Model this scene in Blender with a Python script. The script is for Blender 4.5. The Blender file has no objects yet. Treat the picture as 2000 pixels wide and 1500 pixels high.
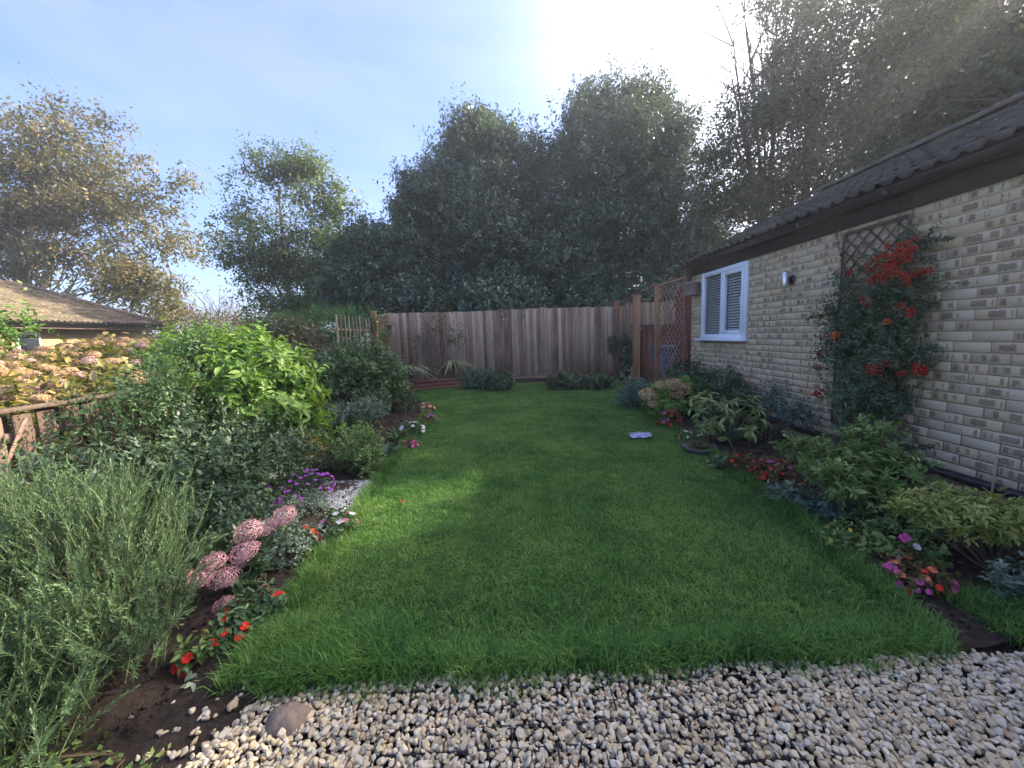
import bpy, math
import numpy as np
from mathutils import Matrix, Vector

RNG = np.random.default_rng(7)
D = bpy.data
SC = bpy.context.scene
COL = SC.collection
R = math.radians

# ------------------------------------------------------------------ camera, sky, sun, exposure
CAM_H = 1.3
F_PX = 764.4                       # focal length in pixels of a 2000 px wide frame
def _axes(pitch, yaw, roll):
    cy, sy, cp, sp = math.cos(yaw), math.sin(yaw), math.cos(pitch), math.sin(pitch)
    fwd = np.array([-sy*cp, cy*cp, -sp]); right = np.array([cy, sy, 0.]); up = np.cross(right, fwd)
    cr, sr = math.cos(roll), math.sin(roll)
    return fwd, cr*right - sr*up, sr*right + cr*up
FWD, RT, UP = _axes(R(7.115), R(-1.137), R(2.032))
cam_d = D.cameras.new('camera'); cam_d.sensor_width = 36; cam_d.lens = F_PX/2000*36
cam_d.clip_start = 0.05; cam_d.clip_end = 2000
cam = D.objects.new('camera', cam_d); COL.objects.link(cam)
cam.matrix_world = Matrix(((RT[0], UP[0], -FWD[0], 0), (RT[1], UP[1], -FWD[1], 0), (RT[2], UP[2], -FWD[2], CAM_H), (0, 0, 0, 1)))
SC.camera = cam

SUN_AZ, SUN_EL = 68, 33
GLARE_HAZE = 0.0042
w = D.worlds.new('World'); SC.world = w; w.use_nodes = True
wn = w.node_tree.nodes; wl = w.node_tree.links; wn.clear()
sky = wn.new('ShaderNodeTexSky'); sky.sky_type = 'NISHITA'; sky.sun_disc = False
sky.sun_elevation = R(SUN_EL); sky.sun_rotation = R(SUN_AZ); sky.dust_density = 1.0; sky.air_density = 1.0; sky.ozone_density = 5.0
bg = wn.new('ShaderNodeBackground'); bg.inputs['Strength'].default_value = 0.115
wo = wn.new('ShaderNodeOutputWorld')
tc = wn.new('ShaderNodeTexCoord'); mp = wn.new('ShaderNodeMapping'); mp.inputs['Scale'].default_value = (1.0, 1.6, 5.0); mp.inputs['Rotation'].default_value = (0.1, 0.25, 0.6)
nz = wn.new('ShaderNodeTexNoise'); nz.inputs['Scale'].default_value = 1.6; nz.inputs['Detail'].default_value = 6; nz.inputs['Roughness'].default_value = 0.55; nz.inputs['Distortion'].default_value = 0.2
cr = wn.new('ShaderNodeValToRGB'); cr.color_ramp.elements[0].position = 0.35; cr.color_ramp.elements[1].position = 0.9
cr.color_ramp.elements[0].color = (0.03, 0.03, 0.03, 1); cr.color_ramp.elements[1].color = (0.22, 0.22, 0.22, 1)
mx = wn.new('ShaderNodeMix'); mx.data_type = 'RGBA'; mx.inputs[7].default_value = (3.8, 3.7, 4.0, 1)
wl.new(tc.outputs['Generated'], mp.inputs['Vector']); wl.new(mp.outputs['Vector'], nz.inputs['Vector']); wl.new(nz.outputs['Fac'], cr.inputs['Fac'])

# sky glow round the sun, boosted to warm and brighten the shaded garden
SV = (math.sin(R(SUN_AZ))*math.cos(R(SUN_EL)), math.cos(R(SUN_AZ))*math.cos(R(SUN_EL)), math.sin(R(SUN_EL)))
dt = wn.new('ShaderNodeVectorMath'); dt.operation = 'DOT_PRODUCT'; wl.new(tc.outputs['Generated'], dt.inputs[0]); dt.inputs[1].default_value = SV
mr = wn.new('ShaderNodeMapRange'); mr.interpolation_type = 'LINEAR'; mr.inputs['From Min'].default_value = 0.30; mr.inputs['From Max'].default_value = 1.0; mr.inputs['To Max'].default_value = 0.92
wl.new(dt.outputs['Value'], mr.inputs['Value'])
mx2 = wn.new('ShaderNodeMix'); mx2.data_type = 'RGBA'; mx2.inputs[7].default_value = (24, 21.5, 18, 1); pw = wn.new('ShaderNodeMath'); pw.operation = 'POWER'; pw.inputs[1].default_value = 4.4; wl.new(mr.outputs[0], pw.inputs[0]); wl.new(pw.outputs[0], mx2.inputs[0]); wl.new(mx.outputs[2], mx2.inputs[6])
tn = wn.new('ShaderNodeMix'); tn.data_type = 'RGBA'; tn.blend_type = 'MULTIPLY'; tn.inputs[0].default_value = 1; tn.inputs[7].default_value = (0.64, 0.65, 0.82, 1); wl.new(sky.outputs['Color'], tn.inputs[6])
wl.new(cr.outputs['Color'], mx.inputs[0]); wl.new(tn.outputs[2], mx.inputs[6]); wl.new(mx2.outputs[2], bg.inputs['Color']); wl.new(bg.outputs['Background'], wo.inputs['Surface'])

sd = D.lights.new('sun', 'SUN'); sd.energy = 3.2; sd.angle = R(0.6); sd.color = (1.0, 0.90, 0.74)
so = D.objects.new('sun', sd); COL.objects.link(so); so.location = (12, 8, 14)
SUN_V = Vector((math.sin(R(SUN_AZ))*math.cos(R(SUN_EL)), math.cos(R(SUN_AZ))*math.cos(R(SUN_EL)), math.sin(R(SUN_EL))))
so.rotation_euler = SUN_V.to_track_quat('Z', 'Y').to_euler()

SC.view_settings.view_transform = 'Standard'; SC.view_settings.look = 'None'
SC.view_settings.exposure = 2.1; SC.view_settings.gamma = 1; SC.view_settings.use_curve_mapping = False
SC.render.engine = 'CYCLES'
cy = SC.cycles
cy.max_bounces = 7; cy.diffuse_bounces = 4; cy.glossy_bounces = 2; cy.transmission_bounces = 4; cy.transparent_max_bounces = 6
cy.use_adaptive_sampling = True; cy.adaptive_threshold = 0.015; cy.use_denoising = True
cy.caustics_reflective = False; cy.caustics_refractive = False; cy.sample_clamp_indirect = 8

# ------------------------------------------------------------------ placing by survey of the photograph
def at(px, py, Y):
    v = FWD*F_PX + RT*(px-1000) + UP*(750-py); v = v*(Y/v[1]); return np.array([v[0], v[1], v[2]+CAM_H])
def gnd(px, py, z=0.0):
    v = FWD*F_PX + RT*(px-1000) + UP*(750-py); v = v*((z-CAM_H)/v[2]); return np.array([v[0], v[1], z])
def size(px, Y): return px/F_PX*Y

# ------------------------------------------------------------------ mesh tools
def nrm(a):
    return a/np.maximum(np.linalg.norm(a, axis=-1, keepdims=True), 1e-9)

class MB:
    def __init__(s): s.v = []; s.r = []; s.loc = []; s.li = []; s.lt = []; s.n = 0; s.mi = []
    def add(s, v, faces, rnd=0.5, loc=None, mat=0):
        v = np.asarray(v, float).reshape(-1, 3); s.v.append(v)
        s.r.append(np.full(len(v), rnd) if np.isscalar(rnd) else np.asarray(rnd, float))
        s.loc.append(v if loc is None else np.asarray(loc, float))
        for f in faces:
            s.li.append(np.asarray(f, np.int64)+s.n); s.lt.append(np.array([len(f)])); s.mi.append(np.array([mat]))
        s.n += len(v)
    def scatter(s, T, F, pos, M, sc, rnd, mat=0):
        """T (k,3) template, F list of faces, pos (N,3), M (N,3,3) columns=axes, sc (N,3) or (N,)"""
        N = len(pos); T = np.asarray(T, float); k = len(T)
        if N == 0: return
        sc = np.asarray(sc, float)
        if sc.ndim == 1: sc = sc[:, None]*np.ones(3)
        L = T[None]*sc[:, None, :]
        V = np.einsum('nij,nkj->nki', M, L)+pos[:, None, :]
        s.v.append(V.reshape(-1, 3)); s.r.append(np.repeat(rnd, k)); s.loc.append(np.tile(T, (N, 1)))
        off = s.n+np.arange(N)*k
        by = {}
        for f in F: by.setdefault(len(f), []).append(f)
        for m, fs in by.items():
            A = np.asarray(fs)[None]+off[:, None, None]
            s.li.append(A.reshape(-1)); s.lt.append(np.full(N*len(fs), m)); s.mi.append(np.full(N*len(fs), mat))
        s.n += N*k
    def box(s, c, sz, rnd=0.5, rot=None, bev=0.0, mat=0):
        h = np.asarray(sz, float)/2; b = min(bev, *(h*0.9)) if bev > 0 else 0
        if b == 0:
            v = np.array([[x, y, z] for x in (-1, 1) for y in (-1, 1) for z in (-1, 1)])*h
            f = [(0, 1, 3, 2), (4, 6, 7, 5), (0, 4, 5, 1), (2, 3, 7, 6), (0, 2, 6, 4), (1, 5, 7, 3)]
        else:
            v = []; idx = {}
            for sx in (-1, 1):
                for sy in (-1, 1):
                    for sz_ in (-1, 1):
                        for a in range(3):
                            q = h-b; q[a] = h[a]; idx[(sx, sy, sz_, a)] = len(v); v.append(q*[sx, sy, sz_])
            v = np.array(v); f = []
            o = {0: (1, 2), 1: (2, 0), 2: (0, 1)}
            def key(a, sa, b1, s1, c1, s2, ax):
                k = [0, 0, 0]; k[a] = sa; k[b1] = s1; k[c1] = s2; return idx[(k[0], k[1], k[2], ax)]
            for a in range(3):
                b1, c1 = o[a]
                for sa in (-1, 1):
                    q = [key(a, sa, b1, -1, c1, -1, a), key(a, sa, b1, 1, c1, -1, a), key(a, sa, b1, 1, c1, 1, a), key(a, sa, b1, -1, c1, 1, a)]
                    f.append(q if sa > 0 else q[::-1])
                # bevel strip along axis a
                for s1 in (-1, 1):
                    for s2 in (-1, 1):
                        q = [key(a, -1, b1, s1, c1, s2, b1), key(a, 1, b1, s1, c1, s2, b1), key(a, 1, b1, s1, c1, s2, c1), key(a, -1, b1, s1, c1, s2, c1)]
                        f.append(q if s1*s2 < 0 else q[::-1])
            for sx in (-1, 1):
                for sy in (-1, 1):
                    for sz_ in (-1, 1):
                        q = [idx[(sx, sy, sz_, 0)], idx[(sx, sy, sz_, 1)], idx[(sx, sy, sz_, 2)]]
                        f.append(q if sx*sy*sz_ > 0 else q[::-1])
        loc = v.copy()
        if rot is not None: v = v@np.asarray(rot).T
        s.add(v+np.asarray(c, float), f, rnd, loc, mat)
    def tube(s, pts, rad, n=6, rnd=0.5, cap=True, mat=0):
        pts = np.asarray(pts, float); m = len(pts); rad = np.broadcast_to(rad, (m,))
        t = nrm(np.gradient(pts, axis=0)); ref = np.array([0.31, 0.17, 0.93]) if abs(t[0, 2]) < .9 else np.array([1., 0, 0])
        a = nrm(np.cross(t, ref)); b = np.cross(t, a)
        th = np.arange(n)*2*np.pi/n
        V = pts[:, None]+rad[:, None, None]*(np.cos(th)[None, :, None]*a[:, None]+np.sin(th)[None, :, None]*b[:, None])
        F = [(i*n+j, i*n+(j+1) % n, (i+1)*n+(j+1) % n, (i+1)*n+j) for i in range(m-1) for j in range(n)]
        if cap: F += [tuple(range(n))[::-1], tuple((m-1)*n+j for j in range(n))]
        s.add(V.reshape(-1, 3), F, rnd, None, mat)
    def beam(s, a, b, wdt, thk, up=(0, 0, 1), rnd=0.5, bev=0.002):
        a = np.asarray(a, float); b = np.asarray(b, float); d = b-a; L = np.linalg.norm(d); y = d/L
        x = nrm(np.cross(y, np.asarray(up, float))); z = np.cross(x, y)
        s.box((a+b)/2, (wdt, L, thk), rnd, np.stack([x, y, z], 1), bev)
    def lathe(s, c, prof, n=16, rnd=0.5, axis='z'):
        th = np.arange(n)*2*np.pi/n; V = []
        for r_, z_ in prof: V += [[r_*math.cos(t), r_*math.sin(t), z_] for t in th]
        m = len(prof); F = [(i*n+j, i*n+(j+1) % n, (i+1)*n+(j+1) % n, (i+1)*n+j) for i in range(m-1) for j in range(n)]
        V = np.array(V)
        if axis == 'x': V = V[:, [2, 0, 1]]
        s.add(V+np.asarray(c, float), F, rnd)
    def mesh(s, name, mats, smooth=False):
        me = D.meshes.new(name)
        v = np.concatenate(s.v); li = np.concatenate(s.li); lt = np.concatenate(s.lt)
        me.vertices.add(len(v)); me.vertices.foreach_set('co', v.ravel().astype(np.float32))
        me.loops.add(len(li)); me.loops.foreach_set('vertex_index', li.astype(np.int32))
        me.polygons.add(len(lt)); me.polygons.foreach_set('loop_start', np.concatenate([[0], np.cumsum(lt)[:-1]]).astype(np.int32))
        for m in (mats if isinstance(mats, (list, tuple)) else [mats]): me.materials.append(m)
        me.polygons.foreach_set('material_index', np.concatenate(s.mi).astype(np.int32))
        if smooth: me.polygons.foreach_set('use_smooth', np.ones(len(lt), bool))
        a = me.attributes.new('rnd', 'FLOAT', 'POINT'); a.data.foreach_set('value', np.concatenate(s.r).astype(np.float32))
        a = me.attributes.new('loc', 'FLOAT_VECTOR', 'POINT'); a.data.foreach_set('vector', np.concatenate(s.loc).ravel().astype(np.float32))
        me.update(calc_edges=True)
        return me
    def obj(s, name, mats, parent=None, smooth=False, kind=None):
        return link(name, s.mesh(name, mats, smooth), parent, kind)

def link(name, me, parent=None, kind=None, loc=None, rot=None, scale=None):
    o = D.objects.new(name, me); COL.objects.link(o)
    if parent is not None: o.parent = parent
    if kind: o['kind'] = kind
    if loc is not None: o.location = loc
    if rot is not None: o.rotation_euler = rot
    if scale is not None: o.scale = scale
    return o
def thing(name, label, cat, group=None, loc=(0, 0, 0)):
    o = link(name, None, loc=loc); return tag(o, label, cat, group)
def tag(o, label, cat, group=None):
    o['label'] = label; o['category'] = cat
    if group: o['group'] = group
    return o
def kid(name, mb, mats, parent, smooth=False, kind=None):
    """part whose mesh is in world coordinates, under a parent standing at its own base"""
    o = mb.obj(name, mats, parent, smooth, kind)
    q = parent; off = Vector((0, 0, 0))
    while q is not None: off += q.location; q = q.parent
    o.location = -off
    return o

# ------------------------------------------------------------------ materials
def newmat(name):
    m = D.materials.new(name); m.use_nodes = True; t = m.node_tree; t.nodes.clear()
    out = t.nodes.new('ShaderNodeOutputMaterial'); return m, t, out
def N(t, typ, **kw):
    n = t.nodes.new(typ)
    for k, v in kw.items(): setattr(n, k, v)
    return n
def ramp(t, stops, fac):
    r = N(t, 'ShaderNodeValToRGB'); e = r.color_ramp.elements
    while len(e) < len(stops): e.new(0.5)
    for q, (p_, c) in zip(e, stops): q.position = p_; q.color = (*c, 1)
    t.links.new(fac, r.inputs['Fac']); return r.outputs['Color']
def noise(t, scale, detail=4, vec=None, stretch=None, rough=0.55):
    n = N(t, 'ShaderNodeTexNoise'); n.inputs['Scale'].default_value = scale; n.inputs['Detail'].default_value = detail; n.inputs['Roughness'].default_value = rough
    if vec is None:
        g = N(t, 'ShaderNodeNewGeometry'); vec = g.outputs['Position']
    if stretch:
        m = N(t, 'ShaderNodeMapping'); m.inputs['Scale'].default_value = stretch; t.links.new(vec, m.inputs['Vector']); vec = m.outputs['Vector']
    t.links.new(vec, n.inputs['Vector']); return n.outputs['Fac']
def mixc(t, fac, a, b, mode='MIX'):
    m = N(t, 'ShaderNodeMix'); m.data_type = 'RGBA'; m.blend_type = mode
    for i, s in ((0, fac), (6, a), (7, b)):
        if isinstance(s, bpy.types.NodeSocket): t.links.new(s, m.inputs[i])
        elif i == 0: m.inputs[0].default_value = s
        else: m.inputs[i].default_value = (*s, 1)
    return m.outputs[2]
def math_(t, op, a, b=0.0, clamp=False):
    m = N(t, 'ShaderNodeMath', operation=op, use_clamp=clamp)
    for i, s in enumerate((a, b)):
        if isinstance(s, bpy.types.NodeSocket): t.links.new(s, m.inputs[i])
        else: m.inputs[i].default_value = s
    return m.outputs[0]
def attr(t, name): a = N(t, 'ShaderNodeAttribute', attribute_name=name); return a
def finish(t, out, col, rough=0.8, bump=None, bstr=0.3, bdist=0.01, spec=0.3, metal=0.0):
    p = N(t, 'ShaderNodeBsdfPrincipled')
    if isinstance(col, bpy.types.NodeSocket): t.links.new(col, p.inputs['Base Color'])
    else: p.inputs['Base Color'].default_value = (*col, 1)
    if isinstance(rough, bpy.types.NodeSocket): t.links.new(rough, p.inputs['Roughness'])
    else: p.inputs['Roughness'].default_value = rough
    p.inputs['Specular IOR Level'].default_value = spec; p.inputs['Metallic'].default_value = metal
    if bump is not None:
        b = N(t, 'ShaderNodeBump'); b.inputs['Strength'].default_value = bstr; b.inputs['Distance'].default_value = bdist
        t.links.new(bump, b.inputs['Height']); t.links.new(b.outputs['Normal'], p.inputs['Normal'])
    t.links.new(p.outputs['BSDF'], out.inputs['Surface']); return p
def leafmat(name, stops, transl=0.35, rough=0.45, spec=0.4, macro=None, mscale=1.2):
    m, t, out = newmat(name)
    r = attr(t, 'rnd').outputs['Fac']
    if macro:
        nf = noise(t, mscale, 3); nf = math_(t, 'MULTIPLY', math_(t, 'SUBTRACT', nf, 0.5), macro); r = math_(t, 'ADD', r, nf, True)
    c = ramp(t, stops, r)
    p = N(t, 'ShaderNodeBsdfPrincipled'); t.links.new(c, p.inputs['Base Color']); p.inputs['Roughness'].default_value = rough; p.inputs['Specular IOR Level'].default_value = spec
    tr = N(t, 'ShaderNodeBsdfTranslucent'); t.links.new(mixc(t, 0.35, c, (0.20, 0.30, 0.02)), tr.inputs['Color'])
    s = N(t, 'ShaderNodeMixShader'); s.inputs[0].default_value = transl
    t.links.new(p.outputs['BSDF'], s.inputs[1]); t.links.new(tr.outputs['BSDF'], s.inputs[2]); t.links.new(s.outputs[0], out.inputs['Surface'])
    return m
def petalmat(name, stops, transl=0.3):
    m, t, out = newmat(name)
    c = ramp(t, stops, attr(t, 'rnd').outputs['Fac'])
    p = N(t, 'ShaderNodeBsdfPrincipled'); t.links.new(c, p.inputs['Base Color']); p.inputs['Roughness'].default_value = 0.6; p.inputs['Specular IOR Level'].default_value = 0.2
    tr = N(t, 'ShaderNodeBsdfTranslucent'); t.links.new(c, tr.inputs['Color'])
    s = N(t, 'ShaderNodeMixShader'); s.inputs[0].default_value = transl
    t.links.new(p.outputs['BSDF'], s.inputs[1]); t.links.new(tr.outputs['BSDF'], s.inputs[2]); t.links.new(s.outputs[0], out.inputs['Surface'])
    return m
def woodmat(name, stops, axis='z', var=0.6, rough=0.85):
    m, t, out = newmat(name)
    st = {'z': (14, 14, 0.9), 'y': (14, 0.9, 14), 'x': (0.9, 14, 14)}[axis]
    oi = N(t, 'ShaderNodeObjectInfo'); g = N(t, 'ShaderNodeNewGeometry')
    ad = N(t, 'ShaderNodeVectorMath', operation='ADD'); t.links.new(g.outputs['Position'], ad.inputs[0])
    cb = N(t, 'ShaderNodeCombineXYZ')
    for i in range(3): t.links.new(math_(t, 'MULTIPLY', oi.outputs['Random'], 37.0), cb.inputs[i])
    t.links.new(cb.outputs[0], ad.inputs[1])
    grain = noise(t, 2.2, 6, ad.outputs[0], st, 0.6)
    blot = noise(t, 2.6, 4, ad.outputs[0], (1, 1, 0.5))
    f = math_(t, 'ADD', math_(t, 'MULTIPLY', grain, 0.75), math_(t, 'MULTIPLY', blot, 0.45))
    f = math_(t, 'ADD', f, math_(t, 'MULTIPLY', math_(t, 'SUBTRACT', oi.outputs['Random'], 0.5), var), False)
    f = math_(t, 'SUBTRACT', f, 0.08, True)
    c = ramp(t, stops, f)
    rb = noise(t, 1.7, 5, ad.outputs[0], (2.5, 2.5, 1.0), .7); rk = N(t, 'ShaderNodeMapRange'); rk.inputs['From Min'].default_value = .56; rk.inputs['From Max'].default_value = .70; rk.inputs['To Max'].default_value = .45; t.links.new(rb, rk.inputs['Value'])
    c = mixc(t, rk.outputs[0], c, tuple(x*y for x, y in zip(stops[1][1], (1.0, .62, .5))))
    # knots
    vo = N(t, 'ShaderNodeTexVoronoi'); vo.inputs['Scale'].default_value = 3.5
    m2 = N(t, 'ShaderNodeMapping'); m2.inputs['Scale'].default_value = {'z': (3, 3, 1.2), 'y': (3, 1.2, 3), 'x': (1.2, 3, 3)}[axis]
    t.links.new(ad.outputs[0], m2.inputs['Vector']); t.links.new(m2.outputs[0], vo.inputs['Vector'])
    kn = math_(t, 'LESS_THAN', vo.outputs['Distance'], 0.10)
    c = mixc(t, math_(t, 'MULTIPLY', kn, 0.55), c, (0.03, 0.018, 0.012))
    finish(t, out, c, rough, grain, 0.5, 0.004, 0.2)
    return m

WOOD_FENCE = woodmat('weathered_fence_wood', [(0.15, (0.14, 0.085, 0.052)), (0.45, (0.33, 0.215, 0.145)), (0.72, (0.45, 0.325, 0.225)), (1, (0.54, 0.44, 0.33))])
WOOD_GREY = woodmat('grey_fence_wood', [(0.1, (0.05, 0.035, 0.028)), (0.5, (0.15, 0.105, 0.075)), (1, (0.30, 0.22, 0.17))])
WOOD_POST = woodmat('tan_post_wood', [(0.15, (0.16, 0.085, 0.045)), (0.55, (0.33, 0.18, 0.10)), (1, (0.45, 0.28, 0.17))])
WOOD_RED = woodmat('red_brown_stained_wood', [(0.15, (0.09, 0.033, 0.022)), (0.6, (0.20, 0.085, 0.055)), (1, (0.28, 0.14, 0.10))])
WOOD_PALE = woodmat('pale_slat_wood', [(0.15, (0.17, 0.17, 0.12)), (0.55, (0.33, 0.33, 0.25)), (1, (0.5, 0.5, 0.42))])
WOOD_SLAT = woodmat('tan_slat_wood', [(0.15, (0.08, 0.07, 0.045)), (0.55, (0.17, 0.15, 0.095)), (1, (0.27, 0.25, 0.17))])
WOOD_LATTICE = woodmat('lattice_wood', [(0.15, (0.15, 0.08, 0.06)), (0.55, (0.30, 0.19, 0.15)), (1, (0.42, 0.30, 0.25))])
WOOD_LONG = woodmat('sleeper_wood', [(0.15, (0.12, 0.045, 0.035)), (0.6, (0.24, 0.10, 0.075)), (1, (0.33, 0.17, 0.13))], 'x')
TRELLIS_BROWN = woodmat('dark_trellis_wood', [(0.15, (0.05, 0.03, 0.025)), (0.6, (0.13, 0.085, 0.07)), (1, (0.2, 0.15, 0.13))])
BARK = None
def plain(name, col, rough=0.6, spec=0.4, metal=0.0, nscale=8, namt=0.25, bstr=0.15):
    m, t, out = newmat(name); nf = noise(t, nscale, 5)
    c = mixc(t, nf, tuple(x*(1-namt) for x in col), tuple(min(1, x*(1+namt)) for x in col))
    finish(t, out, c, rough, nf, bstr, 0.004, spec, metal); return m
BARK = plain('bark', (0.17, 0.14, 0.11), 0.9, 0.2, nscale=14, namt=0.5, bstr=0.6)
BARK_PALE = plain('pale_bark', (0.36, 0.31, 0.26), 0.9, 0.2, nscale=9, namt=0.45, bstr=0.5)
STEM = plain('stem', (0.11, 0.085, 0.05), 0.8, 0.2)
STEM_GREEN = plain('green_stem', (0.13, 0.16, 0.07), 0.7, 0.2)
STEM_RED = plain('reddish_stem', (0.20, 0.07, 0.05), 0.6, 0.3)
UPVC = plain('white_upvc', (0.80, 0.82, 0.85), 0.35, 0.5, nscale=3, namt=0.03, bstr=0.02)
BLACKP = plain('black_plastic', (0.018, 0.018, 0.021), 0.35, 0.5, namt=0.3)
FASCIA = plain('dark_brown_fascia', (0.032, 0.022, 0.020), 0.5, 0.4, nscale=4, namt=0.3)
STEEL = plain('brushed_steel', (0.62, 0.62, 0.62), 0.3, 0.5, metal=0.9, namt=0.05)
BLIND = plain('blind_slat', (0.80, 0.82, 0.80), 0.6, 0.3, namt=0.05)
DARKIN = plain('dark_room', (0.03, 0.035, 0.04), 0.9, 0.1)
POT = plain('pinkish_clay', (0.30, 0.20, 0.18), 0.8, 0.2, nscale=30, namt=0.4)
SHEDFELT = plain('shed_felt', (0.035, 0.035, 0.04), 0.9, 0.2)
BLUEBIN = plain('blue_plastic', (0.05, 0.09, 0.16), 0.5, 0.4)
STONEW = plain('pale_granite', (0.36, 0.36, 0.36), 0.9, 0.2, nscale=110, namt=0.95, bstr=1.0)
GREYSTONE = plain('grey_stone', (0.10, 0.11, 0.095), 0.9, 0.2, nscale=20, namt=0.5, bstr=0.6)
CANE = plain('bamboo_cane', (0.40, 0.27, 0.14), 0.6, 0.3)

def glassmat():
    m, t, out = newmat('window_glass')
    g = N(t, 'ShaderNodeBsdfGlossy'); g.inputs['Roughness'].default_value = 0.02; g.inputs['Color'].default_value = (0.9, 0.95, 1, 1)
    tr = N(t, 'ShaderNodeBsdfTransparent'); tr.inputs['Color'].default_value = (0.93, 0.96, 0.95, 1)
    fr = N(t, 'ShaderNodeFresnel'); fr.inputs['IOR'].default_value = 1.5
    s = N(t, 'ShaderNodeMixShader'); t.links.new(math_(t, 'MULTIPLY', fr.outputs[0], 0.8, True), s.inputs[0])
    t.links.new(tr.outputs[0], s.inputs[1]); t.links.new(g.outputs[0], s.inputs[2]); t.links.new(s.outputs[0], out.inputs['Surface']); return m
GLASS = glassmat()

def brickmat():
    m, t, out = newmat('buff_brick')
    r = attr(t, 'rnd').outputs['Fac']; loc = attr(t, 'loc').outputs['Vector']
    sx = N(t, 'ShaderNodeSeparateXYZ'); t.links.new(loc, sx.inputs[0])
    base = ramp(t, [(0, (0.57, 0.41, 0.225)), (0.22, (0.62, 0.475, 0.30)), (0.45, (0.58, 0.475, 0.33)), (0.62, (0.63, 0.485, 0.29)), (0.8, (0.55, 0.425, 0.275)), (0.93, (0.47, 0.345, 0.22)), (1, (0.54, 0.385, 0.22))], r)
    # scorched rectangular patches: 1D noise along the brick, only inside the brick's margin
    cb = N(t, 'ShaderNodeCombineXYZ'); t.links.new(math_(t, 'MULTIPLY', sx.outputs['Y'], 17.0), cb.inputs[0]); t.links.new(math_(t, 'MULTIPLY', r, 613.0), cb.inputs[1])
    t.links.new(math_(t, 'MULTIPLY', sx.outputs['Z'], 1.0), cb.inputs[2])
    n1 = N(t, 'ShaderNodeTexNoise'); n1.inputs['Scale'].default_value = 1.0; n1.inputs['Detail'].default_value = 1.0; t.links.new(cb.outputs[0], n1.inputs['Vector'])
    wob = noise(t, 55, 2)
    mk = N(t, 'ShaderNodeMapRange'); mk.inputs['From Min'].default_value = 0.49; mk.inputs['From Max'].default_value = 0.54
    t.links.new(math_(t, 'ADD', n1.outputs['Fac'], math_(t, 'MULTIPLY', math_(t, 'SUBTRACT', wob, 0.5), 0.16)), mk.inputs['Value'])
    ez = N(t, 'ShaderNodeMapRange'); ez.inputs['From Min'].default_value = 0.026; ez.inputs['From Max'].default_value = 0.018; t.links.new(math_(t, 'ADD', math_(t, 'ABSOLUTE', sx.outputs['Z']), math_(t, 'MULTIPLY', math_(t, 'SUBTRACT', wob, .5), .03)), ez.inputs['Value'])
    ey = N(t, 'ShaderNodeMapRange'); ey.inputs['From Min'].default_value = 0.102; ey.inputs['From Max'].default_value = 0.094; t.links.new(math_(t, 'ABSOLUTE', sx.outputs['Y']), ey.inputs['Value'])
    mask = math_(t, 'MULTIPLY', math_(t, 'MULTIPLY', mk.outputs[0], ez.outputs[0]), ey.outputs[0])
    some = N(t, 'ShaderNodeMapRange'); some.inputs['From Min'].default_value = 0.22; some.inputs['From Max'].default_value = 0.26
    fr = math_(t, 'FRACT', math_(t, 'MULTIPLY', r, 7.77)); t.links.new(fr, some.inputs['Value'])
    mask = math_(t, 'MULTIPLY', mask, math_(t, 'MULTIPLY', some.outputs[0], 0.82))
    c = mixc(t, mask, base, (0.125, 0.077, 0.056))
    sp = noise(t, 160, 3); c = mixc(t, math_(t, 'MULTIPLY', math_(t, 'SUBTRACT', sp, 0.45, True), 1.8, True), c, (0.60, 0.50, 0.36))
    bigw = noise(t, 1.6, 4); c = mixc(t, math_(t, 'MULTIPLY', bigw, 0.35), c, (0.42, 0.32, 0.20))
    fine = noise(t, 120, 5)
    finish(t, out, c, 0.92, fine, 0.6, 0.004, 0.2); return m
BRICK = brickmat()
MORTAR = plain('mortar', (0.40, 0.31, 0.21), 0.95, 0.1, nscale=40, namt=0.3, bstr=0.5)

def rooftile(name, a, b, lich, amt):
    m, t, out = newmat(name)
    r = attr(t, 'rnd').outputs['Fac']; oi = N(t, 'ShaderNodeObjectInfo')
    f = math_(t, 'FRACT', math_(t, 'ADD', math_(t, 'MULTIPLY', r, 5.3), math_(t, 'MULTIPLY', oi.outputs['Random'], 3.1)))
    c = mixc(t, f, a, b)
    n1 = noise(t, 9, 6, rough=0.7); mk = N(t, 'ShaderNodeMapRange'); mk.inputs['From Min'].default_value = amt; mk.inputs['From Max'].default_value = amt+0.08; t.links.new(n1, mk.inputs['Value'])
    c = mixc(t, mk.outputs[0], c, lich)
    n2 = noise(t, 3.3, 5); mk2 = N(t, 'ShaderNodeMapRange'); mk2.inputs['From Min'].default_value = 0.54; mk2.inputs['From Max'].default_value = 0.66; t.links.new(n2, mk2.inputs['Value'])
    c = mixc(t, math_(t, 'MULTIPLY', mk2.outputs[0], 0.55), c, (0.13, 0.12, 0.04))
    finish(t, out, c, 0.85, noise(t, 60, 4), 0.5, 0.006, 0.3); return m
ROOF_DARK = rooftile('dark_concrete_tile', (0.045, 0.038, 0.033), (0.085, 0.070, 0.058), (0.38, 0.37, 0.34), 0.62)
ROOF_TAN = rooftile('mossy_concrete_tile', (0.11, 0.085, 0.055), (0.22, 0.165, 0.11), (0.34, 0.31, 0.19), 0.56)

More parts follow.
